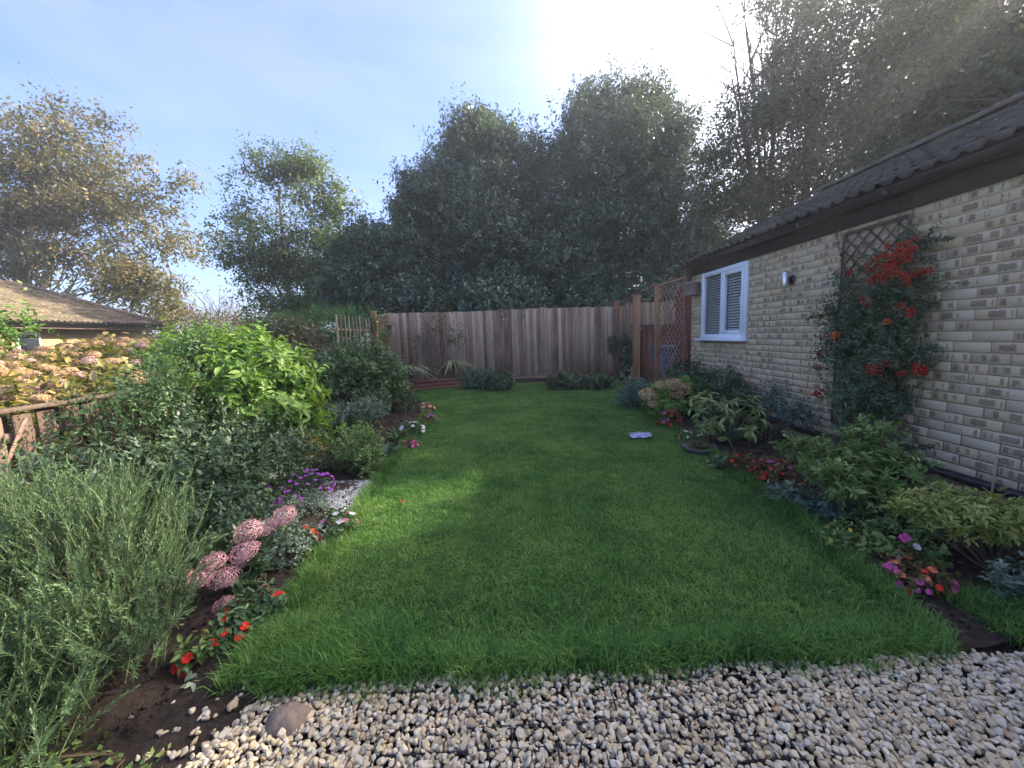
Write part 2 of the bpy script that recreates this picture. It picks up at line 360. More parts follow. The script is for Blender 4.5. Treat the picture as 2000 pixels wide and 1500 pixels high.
def soilmat():
    m, t, out = newmat('soil')
    n1 = noise(t, 18, 8, rough=0.7); n2 = noise(t, 2.5, 3)
    c = ramp(t, [(0.3, (0.020, 0.014, 0.011)), (0.55, (0.055, 0.040, 0.032)), (0.75, (0.11, 0.085, 0.07))], n1)
    c = mixc(t, math_(t, 'MULTIPLY', n2, 0.4), c, (0.03, 0.022, 0.02))
    finish(t, out, c, 0.95, n1, 1.0, 0.03, 0.2); return m
SOIL = soilmat()
def turfmat():
    m, t, out = newmat('turf')
    n1 = noise(t, 60, 6, rough=0.7); n2 = noise(t, 1.4, 4)
    c = ramp(t, [(0.3, (0.03, 0.06, 0.014)), (0.7, (0.07, 0.13, 0.03))], n1)
    finish(t, out, mixc(t, math_(t, 'MULTIPLY', n2, .5), c, (0.05, 0.08, 0.015)), 0.9, n1, 0.8, 0.03, 0.15); return m
TURF = turfmat()
def grassmat():
    m, t, out = newmat('grass_blade')
    r = attr(t, 'rnd').outputs['Fac']; n1 = noise(t, 1.3, 4); n2 = noise(t, 6, 3)
    f = math_(t, 'ADD', math_(t, 'MULTIPLY', r, 0.75), math_(t, 'ADD', math_(t, 'MULTIPLY', n1, 1.25), math_(t, 'MULTIPLY', n2, 0.7)))
    f = math_(t, 'SUBTRACT', f, 0.78, True)
    c = ramp(t, [(0.1, (0.042, 0.115, 0.028)), (0.45, (0.086, 0.222, 0.044)), (0.7, (0.15, 0.31, 0.062)), (0.97, (0.28, 0.38, 0.10))], f)
    p = N(t, 'ShaderNodeBsdfPrincipled'); t.links.new(c, p.inputs['Base Color']); p.inputs['Roughness'].default_value = 0.55; p.inputs['Specular IOR Level'].default_value = 0.25
    tr = N(t, 'ShaderNodeBsdfTranslucent'); t.links.new(c, tr.inputs['Color'])
    s = N(t, 'ShaderNodeMixShader'); s.inputs[0].default_value = 0.35
    t.links.new(p.outputs['BSDF'], s.inputs[1]); t.links.new(tr.outputs['BSDF'], s.inputs[2]); t.links.new(s.outputs[0], out.inputs['Surface']); return m
GRASS = grassmat()
def pebblemat():
    m, t, out = newmat('pebble')
    oi = N(t, 'ShaderNodeObjectInfo')
    c = ramp(t, [(0, (0.38, 0.30, 0.19)), (0.25, (0.56, 0.45, 0.28)), (0.5, (0.62, 0.53, 0.38)), (0.7, (0.46, 0.42, 0.34)), (0.85, (0.68, 0.61, 0.47)), (1, (0.42, 0.28, 0.15))], oi.outputs['Random'])
    n1 = noise(t, 70, 4); c = mixc(t, math_(t, 'MULTIPLY', n1, 0.45), c, (0.24, 0.19, 0.13))
    finish(t, out, c, 0.75, n1, 0.25, 0.003, 0.3); return m
PEBBLE = pebblemat()

# ------------------------------------------------------------------ leaf templates
L4 = (np.array([(0, 0, 0), (.5, .42, .0), (0, 1, -.05), (-.5, .42, .0)]), [(0, 1, 2, 3)])
L8 = (np.array([(0, 0, 0), (0, .38, -.06), (0, .74, -.09), (0, 1, -.20), (.46, .33, .05), (.36, .70, .0), (-.46, .33, .05), (-.36, .70, .0)]),
      [(0, 4, 1), (1, 4, 5, 2), (2, 5, 3), (0, 1, 6), (1, 2, 7, 6), (2, 3, 7)])
NEEDLE = (np.array([(-.5, 0, 0), (.5, 0, 0), (0, 1, .0)]), [(0, 1, 2)])
def frames(d, up):
    y = nrm(d); x = nrm(np.cross(y, up)); z = np.cross(x, y); return np.stack([x, y, z], -1)
def rdir(n, rng=RNG): return nrm(rng.normal(size=(n, 3)))

def sample_blobs(blobs, n, shell=0.35, zmin=None, rng=RNG, lump=0.0):
    b = np.array(blobs, float); wgt = (b[:, 3]*b[:, 4]*b[:, 5])**(2/3); k = rng.choice(len(b), n, p=wgt/wgt.sum())
    u = rdir(n, rng); q = rng.random(n)**shell
    ph = k*1.7
    if lump: q = q*(1+lump*(np.sin(u[:, 0]*5.1+ph)*np.sin(u[:, 1]*4.3+2*ph)+.8*np.sin(u[:, 2]*7.7+u[:, 0]*3+ph)*np.sin(u[:, 1]*8.1-ph)))
    p = b[k, :3]+b[k, 3:6]*u*q[:, None]
    # drop points deep inside another blob
    keep = np.ones(n, bool)
    for j in range(len(b)):
        dd = (((p-b[j, :3])/b[j, 3:6])**2).sum(1); keep &= ~((dd < 0.42) & (k != j))
    if zmin is not None: keep &= p[:, 2] > zmin
    return p[keep], nrm(u*(1/b[k, 3:6]))[keep]

def sprays(mb, cen, out, nleaf, ln, wd, length, spread, rng=RNG, tpl=L4, upb=0.5, droop=0.0, mat=0, jit=0.25, along=0.6):
    """each centre carries a little shoot with nleaf leaves along it"""
    n = len(cen)
    ax = nrm(out*along+np.array([0, 0, upb])+rng.normal(size=(n, 3))*0.45)
    C = np.repeat(cen, nleaf, 0); A = np.repeat(ax, nleaf, 0); M = len(C)
    tt = np.tile(np.linspace(0, 1, nleaf), n)+rng.normal(size=M)*0.06
    pos = C+A*(tt*length)[:, None]*np.repeat(rng.uniform(.6, 1.3, n)*np.where(rng.random(n) < .06, 1.7, 1), nleaf)[:, None]+rng.normal(size=(M, 3))*spread
    side = nrm(np.cross(A, rdir(M, rng)))
    d = nrm(A*0.55+side+np.array([0, 0, -droop]))
    up = nrm(A+rng.normal(size=(M, 3))*0.35+np.array([0, 0, 0.3]))
    s = rng.uniform(.7, 1.25, M)
    rn = np.clip(np.repeat(rng.random(n), nleaf)*.55+rng.random(M)*.45+(tt-.5)*jit, 0, 1)
    mb.scatter(tpl[0], tpl[1], pos, frames(d, up), np.stack([s*wd, s*ln, s*ln], 1), rn, mat)

def stems(mb, base, tips, r0, r1, rng=RNG, sag=0.15, n=5, seg=5):
    for tp in tips:
        b = base+np.append(rng.normal(size=2)*r0*2, 0); mid = (b+tp)/2+np.array([0, 0, np.linalg.norm(tp-b)*sag])+rng.normal(size=3)*np.linalg.norm(tp-b)*.07
        u = np.linspace(0, 1, seg)[:, None]
        pts = (1-u)**2*b+2*u*(1-u)*mid+u**2*tp
        mb.tube(pts, np.linspace(r0, r1, seg), n, rng.random(), False)

def bush(name, label, base, blobs, n, nleaf, ln, wd, mat, cat='shrub', length=0.12, spread=0.01, tpl=L4, stemmat=None, nst=14, r0=0.008, group=None,
         upb=0.5, shell=0.35, droop=0.0, zmin=0.02, rng=None, along=.6):
    rng = rng or np.random.default_rng(abs(hash_(name+label)) % 99991)
    base = np.array([base[0], base[1], 0.0]) if len(base) == 2 else np.array(base, float)
    t = thing(name, label, cat, group, tuple(base))
    cen, out = sample_blobs(blobs, n, shell, zmin, rng)
    mb = MB(); sprays(mb, cen, out, nleaf, ln, wd, length, spread, rng, tpl, upb, droop, along=along)
    kid('foliage', mb, mat, t)
    ms = MB(); stems(ms, base, cen[:nst], r0, r0*.35, rng)
    kid('stem', ms, stemmat or STEM, t, True)
    return t
def hash_(s):
    h = 5381
    for ch in s: h = (h*33+ord(ch)) & 0xffffffff
    return h

# ------------------------------------------------------------------ THE SETTING
def lawn_left(y): return np.interp(y, [1.30, 1.40, 1.52, 2.0, 3.27, 5, 7.4, 8.4, 9.2, 10.4], [-.86, -1.0, -1.10, -1.11, -1.16, -1.25, -1.40, -1.9, -2.45, -2.6])
def lawn_right(y): return np.interp(y, [1.30, 1.44, 2.22, 3.69, 6.32, 8.72, 10.4], [1.62, 1.72, 1.88, 2.06, 2.31, 2.66, 3.0])
LY0, LY1 = 1.34, 10.35
mb = MB(); S = 150
mb.add([(-S, -S, -.03), (S, -S, -.03), (S, S, -.03), (-S, S, -.03)], [(0, 1, 2, 3)])
mb.obj('ground', TURF, kind='structure')

ny, nx = 160, 50
ys = np.linspace(LY0, LY1, ny); P = []
for y in ys:
    l, r_ = lawn_left(y), lawn_right(y); xs = np.linspace(l, r_, nx)
    P.append(np.stack([xs, np.full(nx, y), 0.012+0.008*np.sin(xs*2.1+y)+0.006*np.sin(y*3.3-xs)], 1))
P = np.array(P).reshape(-1, 3); F = [(i*nx+j, i*nx+j+1, (i+1)*nx+j+1, (i+1)*nx+j) for i in range(ny-1) for j in range(nx-1)]
mb = MB(); mb.add(P, F); mb.obj('lawn', TURF, kind='structure', smooth=True)

def soil_strip(name, y0, y1, fl, fr, zmax=0.05):
    ny, nx = int((y1-y0)/0.03), 55; ys = np.linspace(y0, y1, ny); P = []
    rng = np.random.default_rng(3); coarse = rng.normal(size=(ny//4+2, nx//4+2)); fine = rng.normal(size=(ny, nx))
    ci = np.kron(coarse, np.ones((4, 4)))[:ny, :nx]
    k = np.array([1, 2, 3, 2, 1])/9
    for _ in range(2): ci = np.apply_along_axis(lambda a: np.convolve(a, k, 'same'), 0, ci); ci = np.apply_along_axis(lambda a: np.convolve(a, k, 'same'), 1, ci)
    for i, y in enumerate(ys):
        xs = np.linspace(fl(y), fr(y), nx); e = np.minimum(np.linspace(0, 1, nx), np.linspace(1, 0, nx))*6
        z = 0.004+zmax*np.clip(e, 0, 1)*0.6+ci[i]*0.012+fine[i]*0.004
        P.append(np.stack([xs, np.full(nx, y), z], 1))
    P = np.array(P).reshape(-1, 3); F = [(i*nx+j, i*nx+j+1, (i+1)*nx+j+1, (i+1)*nx+j) for i in range(ny-1) for j in range(nx-1)]
    mb = MB(); mb.add(P, F); return mb.obj(name, SOIL, kind='structure', smooth=True)
soil_strip('flower_bed_left', 0.3, 10.9, lambda y: -3.0, lambda y: np.interp(y, [.3, .9, 1.08, 1.36, 1.42], [-1.4, -1.2, -1.03, -.90, -1.02]) if y < 1.42 else lawn_left(y)-.005)
soil_strip('flower_bed_right', 1.36, 10.9, lambda y: lawn_right(y)+.005, lambda y: 3.32)
soil_strip('flower_bed_back', 10.33, 11.0, lambda y: -3.0, lambda y: 3.3, .03)

mb = MB(); mb.add([(-1.5, .2, -.006), (3.3, .2, -.006), (3.3, 1.40, -.006), (-1.5, 1.40, -.006)], [(0, 1, 2, 3)])
mb.obj('gravel_base', SOIL, kind='structure')

# geometry-nodes scatter of small stuff: vertices carry rotation / scale / which
def gn_scatter(name, pts, rot, scl, variants, which):
    me = D.meshes.new(name); me.vertices.add(len(pts)); me.vertices.foreach_set('co', pts.ravel().astype(np.float32))
    for nm, ty, arr in (('rotv', 'FLOAT_VECTOR', rot), ('sclv', 'FLOAT_VECTOR', scl)):
        a = me.attributes.new(nm, ty, 'POINT'); a.data.foreach_set('vector', arr.ravel().astype(np.float32))
    a = me.attributes.new('whichv', 'INT', 'POINT'); a.data.foreach_set('value', which.astype(np.int32))
    o = link(name, me, kind='stuff')
    c = D.collections.new(name+'_kinds')
    for i, m in enumerate(variants):
        q = D.objects.new('%s_kind_%02d' % (name, i), m); c.objects.link(q)
    ng = D.node_groups.new(name+'_nodes', 'GeometryNodeTree')
    ng.interface.new_socket('Geometry', in_out='INPUT', socket_type='NodeSocketGeometry'); ng.interface.new_socket('Geometry', in_out='OUTPUT', socket_type='NodeSocketGeometry')
    nn = ng.nodes; gi = nn.new('NodeGroupInput'); go = nn.new('NodeGroupOutput')
    m2p = nn.new('GeometryNodeMeshToPoints'); ci = nn.new('GeometryNodeCollectionInfo'); ci.inputs[0].default_value = c
    ci.inputs['Separate Children'].default_value = True; ci.inputs['Reset Children'].default_value = True
    ip = nn.new('GeometryNodeInstanceOnPoints'); ip.inputs['Pick Instance'].default_value = True
    def na(nm, ty): x = nn.new('GeometryNodeInputNamedAttribute'); x.data_type = ty; x.inputs[0].default_value = nm; return next(s for s in x.outputs if s.enabled)
    L = ng.links; L.new(gi.outputs[0], m2p.inputs[0]); L.new(m2p.outputs[0], ip.inputs['Points']); L.new(ci.outputs[0], ip.inputs['Instance'])
    L.new(na('whichv', 'INT'), ip.inputs['Instance Index']); L.new(na('rotv', 'FLOAT_VECTOR'), ip.inputs['Rotation']); L.new(na('sclv', 'FLOAT_VECTOR'), ip.inputs['Scale'])
    L.new(ip.outputs[0], go.inputs[0])
    md = o.modifiers.new('scatter', 'NODES'); md.node_group = ng
    return o

def tuft_mesh(nm, nb, rad, h0, h1, wd, lean, rng):
    mb = MB()
    a = rng.random(nb)*2*np.pi; r_ = rad*np.sqrt(rng.random(nb)); pos = np.stack([r_*np.cos(a), r_*np.sin(a), np.zeros(nb)], 1)
    h = rng.uniform(h0, h1, nb); la = rng.random(nb)*2*np.pi; ld = np.stack([np.cos(la), np.sin(la), np.zeros(nb)], 1)
    wv = np.stack([-np.sin(la), np.cos(la), np.zeros(nb)], 1); k = rng.uniform(.2, 1, nb)*lean
    w_ = wd*rng.uniform(.6, 1.2, nb)
    b0 = pos-wv*(w_/2)[:, None]; b1 = pos+wv*(w_/2)[:, None]
    m = pos+ld*(k*h*.35)[:, None]+np.array([0, 0, 1])*(h*.6)[:, None]
    m0 = m-wv*(w_*.4)[:, None]; m1 = m+wv*(w_*.4)[:, None]
    tp = pos+ld*(k*h*1.0)[:, None]+np.array([0, 0, 1])*(h*np.clip(1-.35*k, .3, 1))[:, None]
    V = np.stack([b0, b1, m1, m0, tp], 1).reshape(-1, 3); rn = np.repeat(rng.random(nb), 5)
    o = np.arange(nb)*5
    mb.v.append(V); mb.r.append(rn); mb.loc.append(V); mb.n = len(V)
    mb.li += [(o[:, None]+np.array([0, 1, 2, 3])).ravel(), (o[:, None]+np.array([3, 2, 4])).ravel()]
    mb.lt += [np.full(nb, 4), np.full(nb, 3)]; mb.mi += [np.zeros(nb), np.zeros(nb)]
    return mb.mesh(nm, GRASS)
rg = np.random.default_rng(11)
tufts = [tuft_mesh('tuft', 120, .085, .016, .038, .0030, 1.5, rg) for _ in range(5)]+[tuft_mesh('long_tuft', 60, .05, .05, .11, .0035, 1.1, rg) for _ in range(3)]
pts = []; wh = []
sp = 0.062
for y in np.arange(LY0+.02, LY1, sp):
    xs = np.arange(lawn_left(y)+.02, lawn_right(y)-.02, sp); q = np.stack([xs, np.full(len(xs), y)], 1)+rg.normal(size=(len(xs), 2))*sp*.35
    pts.append(q); wh.append(rg.integers(0, 5, len(q)))
# longer grass on the edges, and the tuft at the gravel side
e = []
for y in np.arange(LY0, LY1, .028):
    e += [(lawn_left(y)+rg.normal()*.02, y), (lawn_right(y)+rg.normal()*.02, y)]
for x in np.arange(-.9, 1.66, .012): e.append((x, LY0+.015+abs(rg.normal())*.045+.015*math.sin(x*9)))
for _ in range(260): e.append((rg.uniform(-1.1, -.5), rg.uniform(1.36, 1.6)))
for _ in range(170): e.append((rg.uniform(2.0, 2.75), rg.uniform(1.36, 1.62)))

e = np.array(e); pts.append(e); wh.append(rg.integers(5, 8, len(e)))
pts = np.concatenate(pts); wh = np.concatenate(wh); n = len(pts)
P3 = np.concatenate([pts, np.full((n, 1), .012)], 1)
rot = np.stack([rg.normal(size=n)*.12, rg.normal(size=n)*.12, rg.random(n)*6.28], 1)
scl = np.repeat(rg.uniform(.75, 1.2, n)[:, None], 3, 1)
gn_scatter('grass', P3, rot, scl, tufts, wh)

# pebbles
def pebble(nm, rng, sub=3):
    import bmesh
    bm = bmesh.new(); bmesh.ops.create_icosphere(bm, subdivisions=sub, radius=.5)
    v = np.array([x.co[:] for x in bm.verts]); f = [[q.index for q in x.verts] for x in bm.faces]; bm.free()
    for _ in range(8):
        d = rdir(1, rng)[0]; k = rng.uniform(.24, .40); s = v@d; v = v-np.outer(np.clip(s-k, 0, None)*.9, d)
    v = v*(1+.06*np.sin(v@rdir(1, rng)[0]*9+rng.random()*6))[:, None]
    v = v*rng.uniform(.8, 1.15, 3)*[1.15, .85, .7]
    mb = MB(); mb.add(v, f); return mb.mesh(nm, PEBBLE, True)
pebs = [pebble('pebble', rg) for _ in range(9)]
pp = []
for lay, sp, zz in ((0, .021, .005), (1, .0205, .013), (2, .021, .020)):
    for y in np.arange(.35, 1.38, sp):
        for x in np.arange(-1.5, 3.2, sp):
            X, Y = x+rg.normal()*.006, y+rg.normal()*.006
            lim = np.interp(Y, [.3, .9, 1.08, 1.36], [-1.4, -1.2, -1.04, -.90])
            front = LY0+.015*math.sin(X*9)+(.03 if X < 0 else 0)
            if X < lim-.01 or Y > front: continue
            if (X+.79)**2+(Y-1.215)**2 < .055**2: continue
            if lay and rg.random() < (.06 if lay == 1 else .45): continue
            pp.append((X, Y, zz+rg.normal()*.003))
for _ in range(60):
    y = rg.uniform(.9, 1.45); x = np.interp(y, [.3, .9, 1.08, 1.36], [-1.4, -1.2, -1.04, -.93])-abs(rg.normal())*.12
    pp.append((x, y, .03))
pp = np.array(pp); n = len(pp)
gn_scatter('gravel', pp, np.stack([rg.normal(size=n)*.5, rg.normal(size=n)*.5, rg.random(n)*6.28], 1), (np.clip(rg.lognormal(math.log(.0225), .22, n), .012, .042))[:, None]*np.ones(3), pebs, rg.integers(0, 9, n))

# soil clods, stones and dead leaves on the beds
mb = MB(); n = 5200
T, Fm = pebs[0], None
ico = MB(); import bmesh
bm = bmesh.new(); bmesh.ops.create_icosphere(bm, subdivisions=1, radius=.5); icv = np.array([x.co[:] for x in bm.verts]); icf = [[q.index for q in x.verts] for x in bm.faces]; bm.free()
yy = 1.0+9.6*rg.random(n)**1.7; side = rg.random(n) < .5
xx = np.where(side, lawn_left(yy)-.02-rg.random(n)*1.2, lawn_right(yy)+.02+rg.random(n)*1.1)
ok = ~((xx > 1.7) & (yy < 1.4)) & ~((xx > -1.25) & (yy < 1.42)) & (xx > -2.95) & (xx < 3.25); xx, yy = xx[ok], yy[ok]; n = len(xx)
mb.scatter(icv*[1, .8, .6], icf, np.stack([xx, yy, np.full(n, .036)], 1), frames(rdir(n, rg), rdir(n, rg)), rg.uniform(.006, .028, n)*1.1, rg.random(n))
mb.obj('soil_clods', SOIL, kind='stuff', smooth=False)
DEAD = leafmat('dead_leaf', [(0, (0.10, 0.05, 0.025)), (.6, (0.22, 0.13, 0.06)), (1, (0.40, 0.30, 0.14))], .15, .7)
mb = MB(); n = 620
yy = 1.1+9*rg.random(n)**1.5; side = rg.random(n) < .45
xx = np.where(side, lawn_left(yy)-.02-rg.random(n)*.9, lawn_right(yy)+.02+rg.random(n)*.9)
okl = (yy > 1.42); xx, yy = xx[okl], yy[okl]; n = len(xx); d = rdir(n, rg); d[:, 2] *= .25
mb.scatter(L8[0], L8[1], np.stack([xx, yy, np.full(n, .055)], 1), frames(d, nrm(np.array([0, 0, 1])+rg.normal(size=(n, 3))*.4)), np.stack([rg.uniform(.012, .025, n), rg.uniform(.02, .045, n), rg.uniform(.02, .04, n)], 1), rg.random(n))
mb.obj('leaf_litter', DEAD, kind='stuff')
#@@STRUCT
def onX(px, py, X):
    v = FWD*F_PX + RT*(px-1000) + UP*(750-py); v = v*(X/v[0]); return np.array([v[0], v[1], v[2]+CAM_H])
rs = np.random.default_rng(21)

# ------------------------------------------------------------------ brick outbuilding on the right
WX = 3.306; WY1 = 6.84; WTOP = 2.187
wy0, wy1, wz0, wz1 = 5.26, 6.45, 1.137, 2.175
house = thing('brick_building', 'low buff brick building with dark tiled roof along the right side of the lawn', 'building', loc=(WX, 3.0, 0))
mb = MB(); mx0, mx1 = WX+.0015, WX+.24; cxm, sxm = (mx0+mx1)/2, mx1-mx0
mb.box((cxm, (-3+wy0)/2, WTOP/2+.1), (sxm, wy0+3, WTOP+.2)); mb.box((cxm, (wy1+WY1)/2, WTOP/2+.1), (sxm, WY1-wy1, WTOP+.2))
mb.box((cxm, (wy0+wy1)/2, wz0/2), (sxm, wy1-wy0, wz0)); mb.box((cxm, (wy0+wy1)/2, (wz1+WTOP+.2)/2), (sxm, wy1-wy0, WTOP+.2-wz1))
mb.box((WX+2.6, WY1-.12, 1.15), (4.7, .236, 2.3)); mb.box((WX+5.0, 1.9, 1.15), (.24, 9.8, 2.3)); mb.box((WX+2.6, -2.9, 1.15), (4.7, .2, 2.3))
wall = kid('wall', mb, MORTAR, house)
bl, bh, bt = .215, .066, .03
def brick_part(mbx, c, L, rnd):
    b = MB(); b.box((0, 0, 0), (bt, L, bh), rnd, None, .0018)
    v = b.v[0]; mbx.add(v+np.asarray(c), [tuple(x) for x in _split(b)], rnd, v)
def _split(b):
    li = np.concatenate(b.li); lt = np.concatenate(b.lt); o = 0; r = []
    for k in lt: r.append(li[o:o+k]); o += k
    return r
bvars = []
for i in range(40):
    b = MB(); b.box((0, 0, 0), (bt, bl, bh), (i+.5)/40, None, .0018); bvars.append(b.mesh('brick', BRICK))
allb = []; rows = 29
for k in range(rows):
    z = .02+.0325+.075*k; off = 0 if k % 2 else .1125
    for j in range(-14, 32):
        y0 = .225*j+off; y1 = y0+.215
        if y0 > WY1-.02 or y1 < -2.8: continue
        y1 = min(y1, WY1); segs = [(y0, y1)]
        if z+.03 > wz0-.035 and z-.03 < wz1:
            a, bb = wy0-.008, wy1+.008; ns = []
            for s0, s1 in segs:
                if s1 <= a or s0 >= bb: ns.append((s0, s1))
                else:
                    if s0 < a-.02: ns.append((s0, a))
                    if s1 > bb+.02: ns.append((bb, s1))
            segs = ns
        for s0, s1 in segs:
            zc, hh = z, bh
            if z+bh/2 > WTOP: continue
            allb.append((s0, s1, z))
full = [b for b in allb if abs(b[1]-b[0]-.215) < 1e-6 and b[0] > 2.35 and b[2] > .2]
full.sort(key=lambda b: b[0]); single = set(full[:300])
restm = MB()
for s0, s1, z in allb:
    c = (WX+bt/2-.003+rs.normal()*.0012, (s0+s1)/2, z+rs.normal()*.0008)
    if (s0, s1, z) in single:
        o = link('brick', bvars[rs.integers(0, 40)], wall); q = wall.location+house.location; o.location = Vector(c)-q; o.rotation_euler = (0, 0, rs.normal()*.004)
    else: brick_part(restm, c, s1-s0, rs.random())
kid('brickwork', restm, BRICK, wall, kind='stuff')
mb = MB(); mb.box((WX-.017, (WY1-3)/2+.02, (2.187+2.40)/2), (.026, WY1+3.1, .213), bev=.003); mb.box((WX-.017, WY1+.03, 2.28), (.02, .02, .2))
kid('fascia', mb, FASCIA, house)
# gutter
def gutter(parent, x, y0, y1, z, r, mat):
    mb = MB(); n = 10; a = np.linspace(np.pi, 2*np.pi, n)
    for rr, fl in ((r, 1), (r*.9, -1)):
        V = [[x+rr*math.cos(t), y, z+rr*math.sin(t)] for y in (y0, y1) for t in a]
        mb.add(V, [(i, i+1, n+i+1, n+i) for i in range(n-1)])
    for sx in (-1, 1): mb.box((x+sx*r*.97, (y0+y1)/2, z+.003), (r*.16, y1-y0, .008))
    for y in np.arange(y0+.5, y1, .95): mb.box((x, y, z-r*.55), (r*2.12, .045, r*1.1), bev=.01)
    for y in (y0, y1):
        V = [[x+r*math.cos(t), y, z+r*math.sin(t)] for t in a]; mb.add(V, [tuple(range(n))])
    return kid('gutter', mb, mat, parent, True)
gutter(house, WX-.088, -2.9, 7.02, 2.375, .056, BLACKP)
# roof
def tile_verts(wd=.30, ln=.42, roll=.032, nseg=9, th=.02):
    u = np.linspace(0, 1, nseg*2+1); pr = roll*(np.clip(np.sin(u*4*np.pi-np.pi/2), -.2, 1)+.2)/1.2
    V = []
    for s, dz in ((0, 0), (ln, 0)):
        for uu, p_ in zip(u, pr): V.append((s, (uu-.5)*wd, p_+dz+(.028 if s == 0 else 0)))
    for uu, p_ in zip(u, pr): V.append((.002, (uu-.5)*wd, p_+.028-th))
    m = len(u); F = [(i, m+i, m+i+1, i+1) for i in range(m-1)]+[(2*m+i, i, i+1, 2*m+i+1) for i in range(m-1)]
    F += [(0, 2*m, m), (m-1, m+m-1, 2*m+m-1)]
    return np.array(V), F
EX, EZ, TP, RX = 3.195, 2.405, .47, 5.55
ang = math.atan(TP); sl = (RX-EX)/math.cos(ang); nrow = 8; gauge = sl/nrow
sdir = np.array([math.cos(ang), 0, math.sin(ang)]); ndir = np.array([-math.sin(ang), 0, math.cos(ang)])
TR = np.stack([sdir, np.array([0, 1., 0]), ndir], 1)
mb = MB()
e0, r0 = np.array([EX+.03, 0, EZ-.02]), np.array([RX, 0, EZ+(RX-EX)*TP-.02])
for a, b in (((EX+.03, EZ-.02), (RX, r0[2])), ((RX, r0[2]), (2*RX-EX, EZ-.02))):
    mb.add([(a[0], -3, a[1]), (b[0], -3, b[1]), (b[0], 7.0, b[1]), (a[0], 7.0, a[1])], [(0, 1, 2, 3)])
mb.add([(EX+.06, 6.95, EZ-.03), (RX, 6.95, r0[2]-.02), (2*RX-EX, 6.95, EZ-.03), (EX+.06, 6.95, 2.2), (2*RX-EX, 6.95, 2.2)], [(0, 1, 2, 4, 3)])
roof = kid('roof', mb, ROOF_DARK, house)
tv, tf = tile_verts()
tvars = []
for i in range(12): b = MB(); b.add(tv, tf, (i+.5)/12); tvars.append(b.mesh('tile', ROOF_DARK, True))
rest = MB()
q = roof.location+house.location
for r_ in range(nrow):
    for c_ in range(34):
        y = 7.05-.15-.30*c_
        p_ = np.array([EX, y+rs.normal()*.003, EZ])+sdir*(gauge*r_)+ndir*(rs.normal()*.002)
        if y > .9: link('tile', tvars[rs.integers(0, 12)], roof, loc=Vector(p_)-q, rot=Matrix(TR.tolist()).to_euler())
        else: rest.add(tv@TR.T+p_, tf, rs.random())
kid('tiling', rest, ROOF_DARK, roof, True, 'stuff')
b = MB(); a = np.linspace(0, np.pi, 9); V = [[.12*math.cos(t), y, .09*math.sin(t)] for y in (0, .43) for t in a]; b.add(V, [(i, i+1, 9+i+1, 9+i) for i in range(8)]); rt = b.mesh('ridge_tile', ROOF_DARK, True)
for i in range(18): link('ridge_tile', rt, roof, loc=Vector((RX, 6.6-.42*i, r0[2]+.05+rs.normal()*.004))-q)
mb = MB(); mb.beam((EX+.02, 7.06, EZ-.02), (RX, 7.06, r0[2]-.01), .03, .12, (0, 1, 0)); kid('verge_board', mb, FASCIA, house)

# window
win = MB(); X0 = WX-.004; fw = .068
def fr(y0, y1, z0, z1, w, x, d, mbx):
    mbx.box((x, y0+w/2, (z0+z1)/2), (d, w, z1-z0), bev=.004); mbx.box((x, y1-w/2, (z0+z1)/2), (d, w, z1-z0), bev=.004)
    mbx.box((x, (y0+y1)/2, z0+w/2), (d, y1-y0-2*w-.001, w), bev=.004); mbx.box((x, (y0+y1)/2, z1-w/2), (d, y1-y0-2*w-.001, w), bev=.004)
fr(wy0+.002, wy1-.002, wz0+.002, wz1-.002, fw, X0+.005, .07, win)
ym = (wy0+wy1)/2+.01; win.box((X0+.003, ym, (wz0+wz1)/2), (.064, .05, wz1-wz0-2*fw-.002), bev=.003)
window = kid('window', win, UPVC, house)
s = MB(); fr(wy0+fw+.004, ym-.029, wz0+fw+.004, wz1-fw-.004, .05, X0-.004, .055, s); s.box((X0-.04, wy0+fw+.03, (wz0+wz1)/2), (.02, .018, .11), bev=.004); kid('sash', s, UPVC, window)
s = MB(); A_, B_ = wy0+fw+.05, ym-.075; s.add([(X0+.012, A_, wz0+.1), (X0+.012, B_, wz0+.1), (X0+.012, B_, wz1-.1), (X0+.012, A_, wz1-.1)], [(0, 3, 2, 1)]); kid('pane', s, GLASS, window)
s = MB(); A_, B_ = ym+.02, wy1-fw; s.add([(X0+.012, A_, wz0+fw), (X0+.012, B_, wz0+fw), (X0+.012, B_, wz1-fw), (X0+.012, A_, wz1-fw)], [(0, 3, 2, 1)]); kid('pane', s, GLASS, window)
s = MB(); s.box((WX-.035, (wy0+wy1)/2+.03, wz0-.016), (.13, wy1-wy0+.10, .034), bev=.006); kid('sill', s, UPVC, window)
s = MB(); ca, sa = math.cos(-.85), math.sin(-.85)
for z in np.arange(wz0+.06, wz1-.05, .040): s.box((WX+.044, (wy0+wy1)/2, z), (.040, wy1-wy0-.10, .002), rot=[[ca, 0, sa], [0, 1, 0], [-sa, 0, ca]])
for y in (wy0+.2, ym-.2, ym+.2, wy1-.2): s.tube([(WX+.03, y, wz0+.03), (WX+.03, y, wz1-.03)], .0015, 4)
kid('blind', s, BLIND, window, kind='stuff')
s = MB(); s.box((WX+.235, (wy0+wy1)/2, (wz0+wz1)/2), (.006, wy1-wy0+.1, wz1-wz0+.1)); kid('dark_room_sheet', s, DARKIN, window)  # dark sheet behind the blind stands in for the unlit room

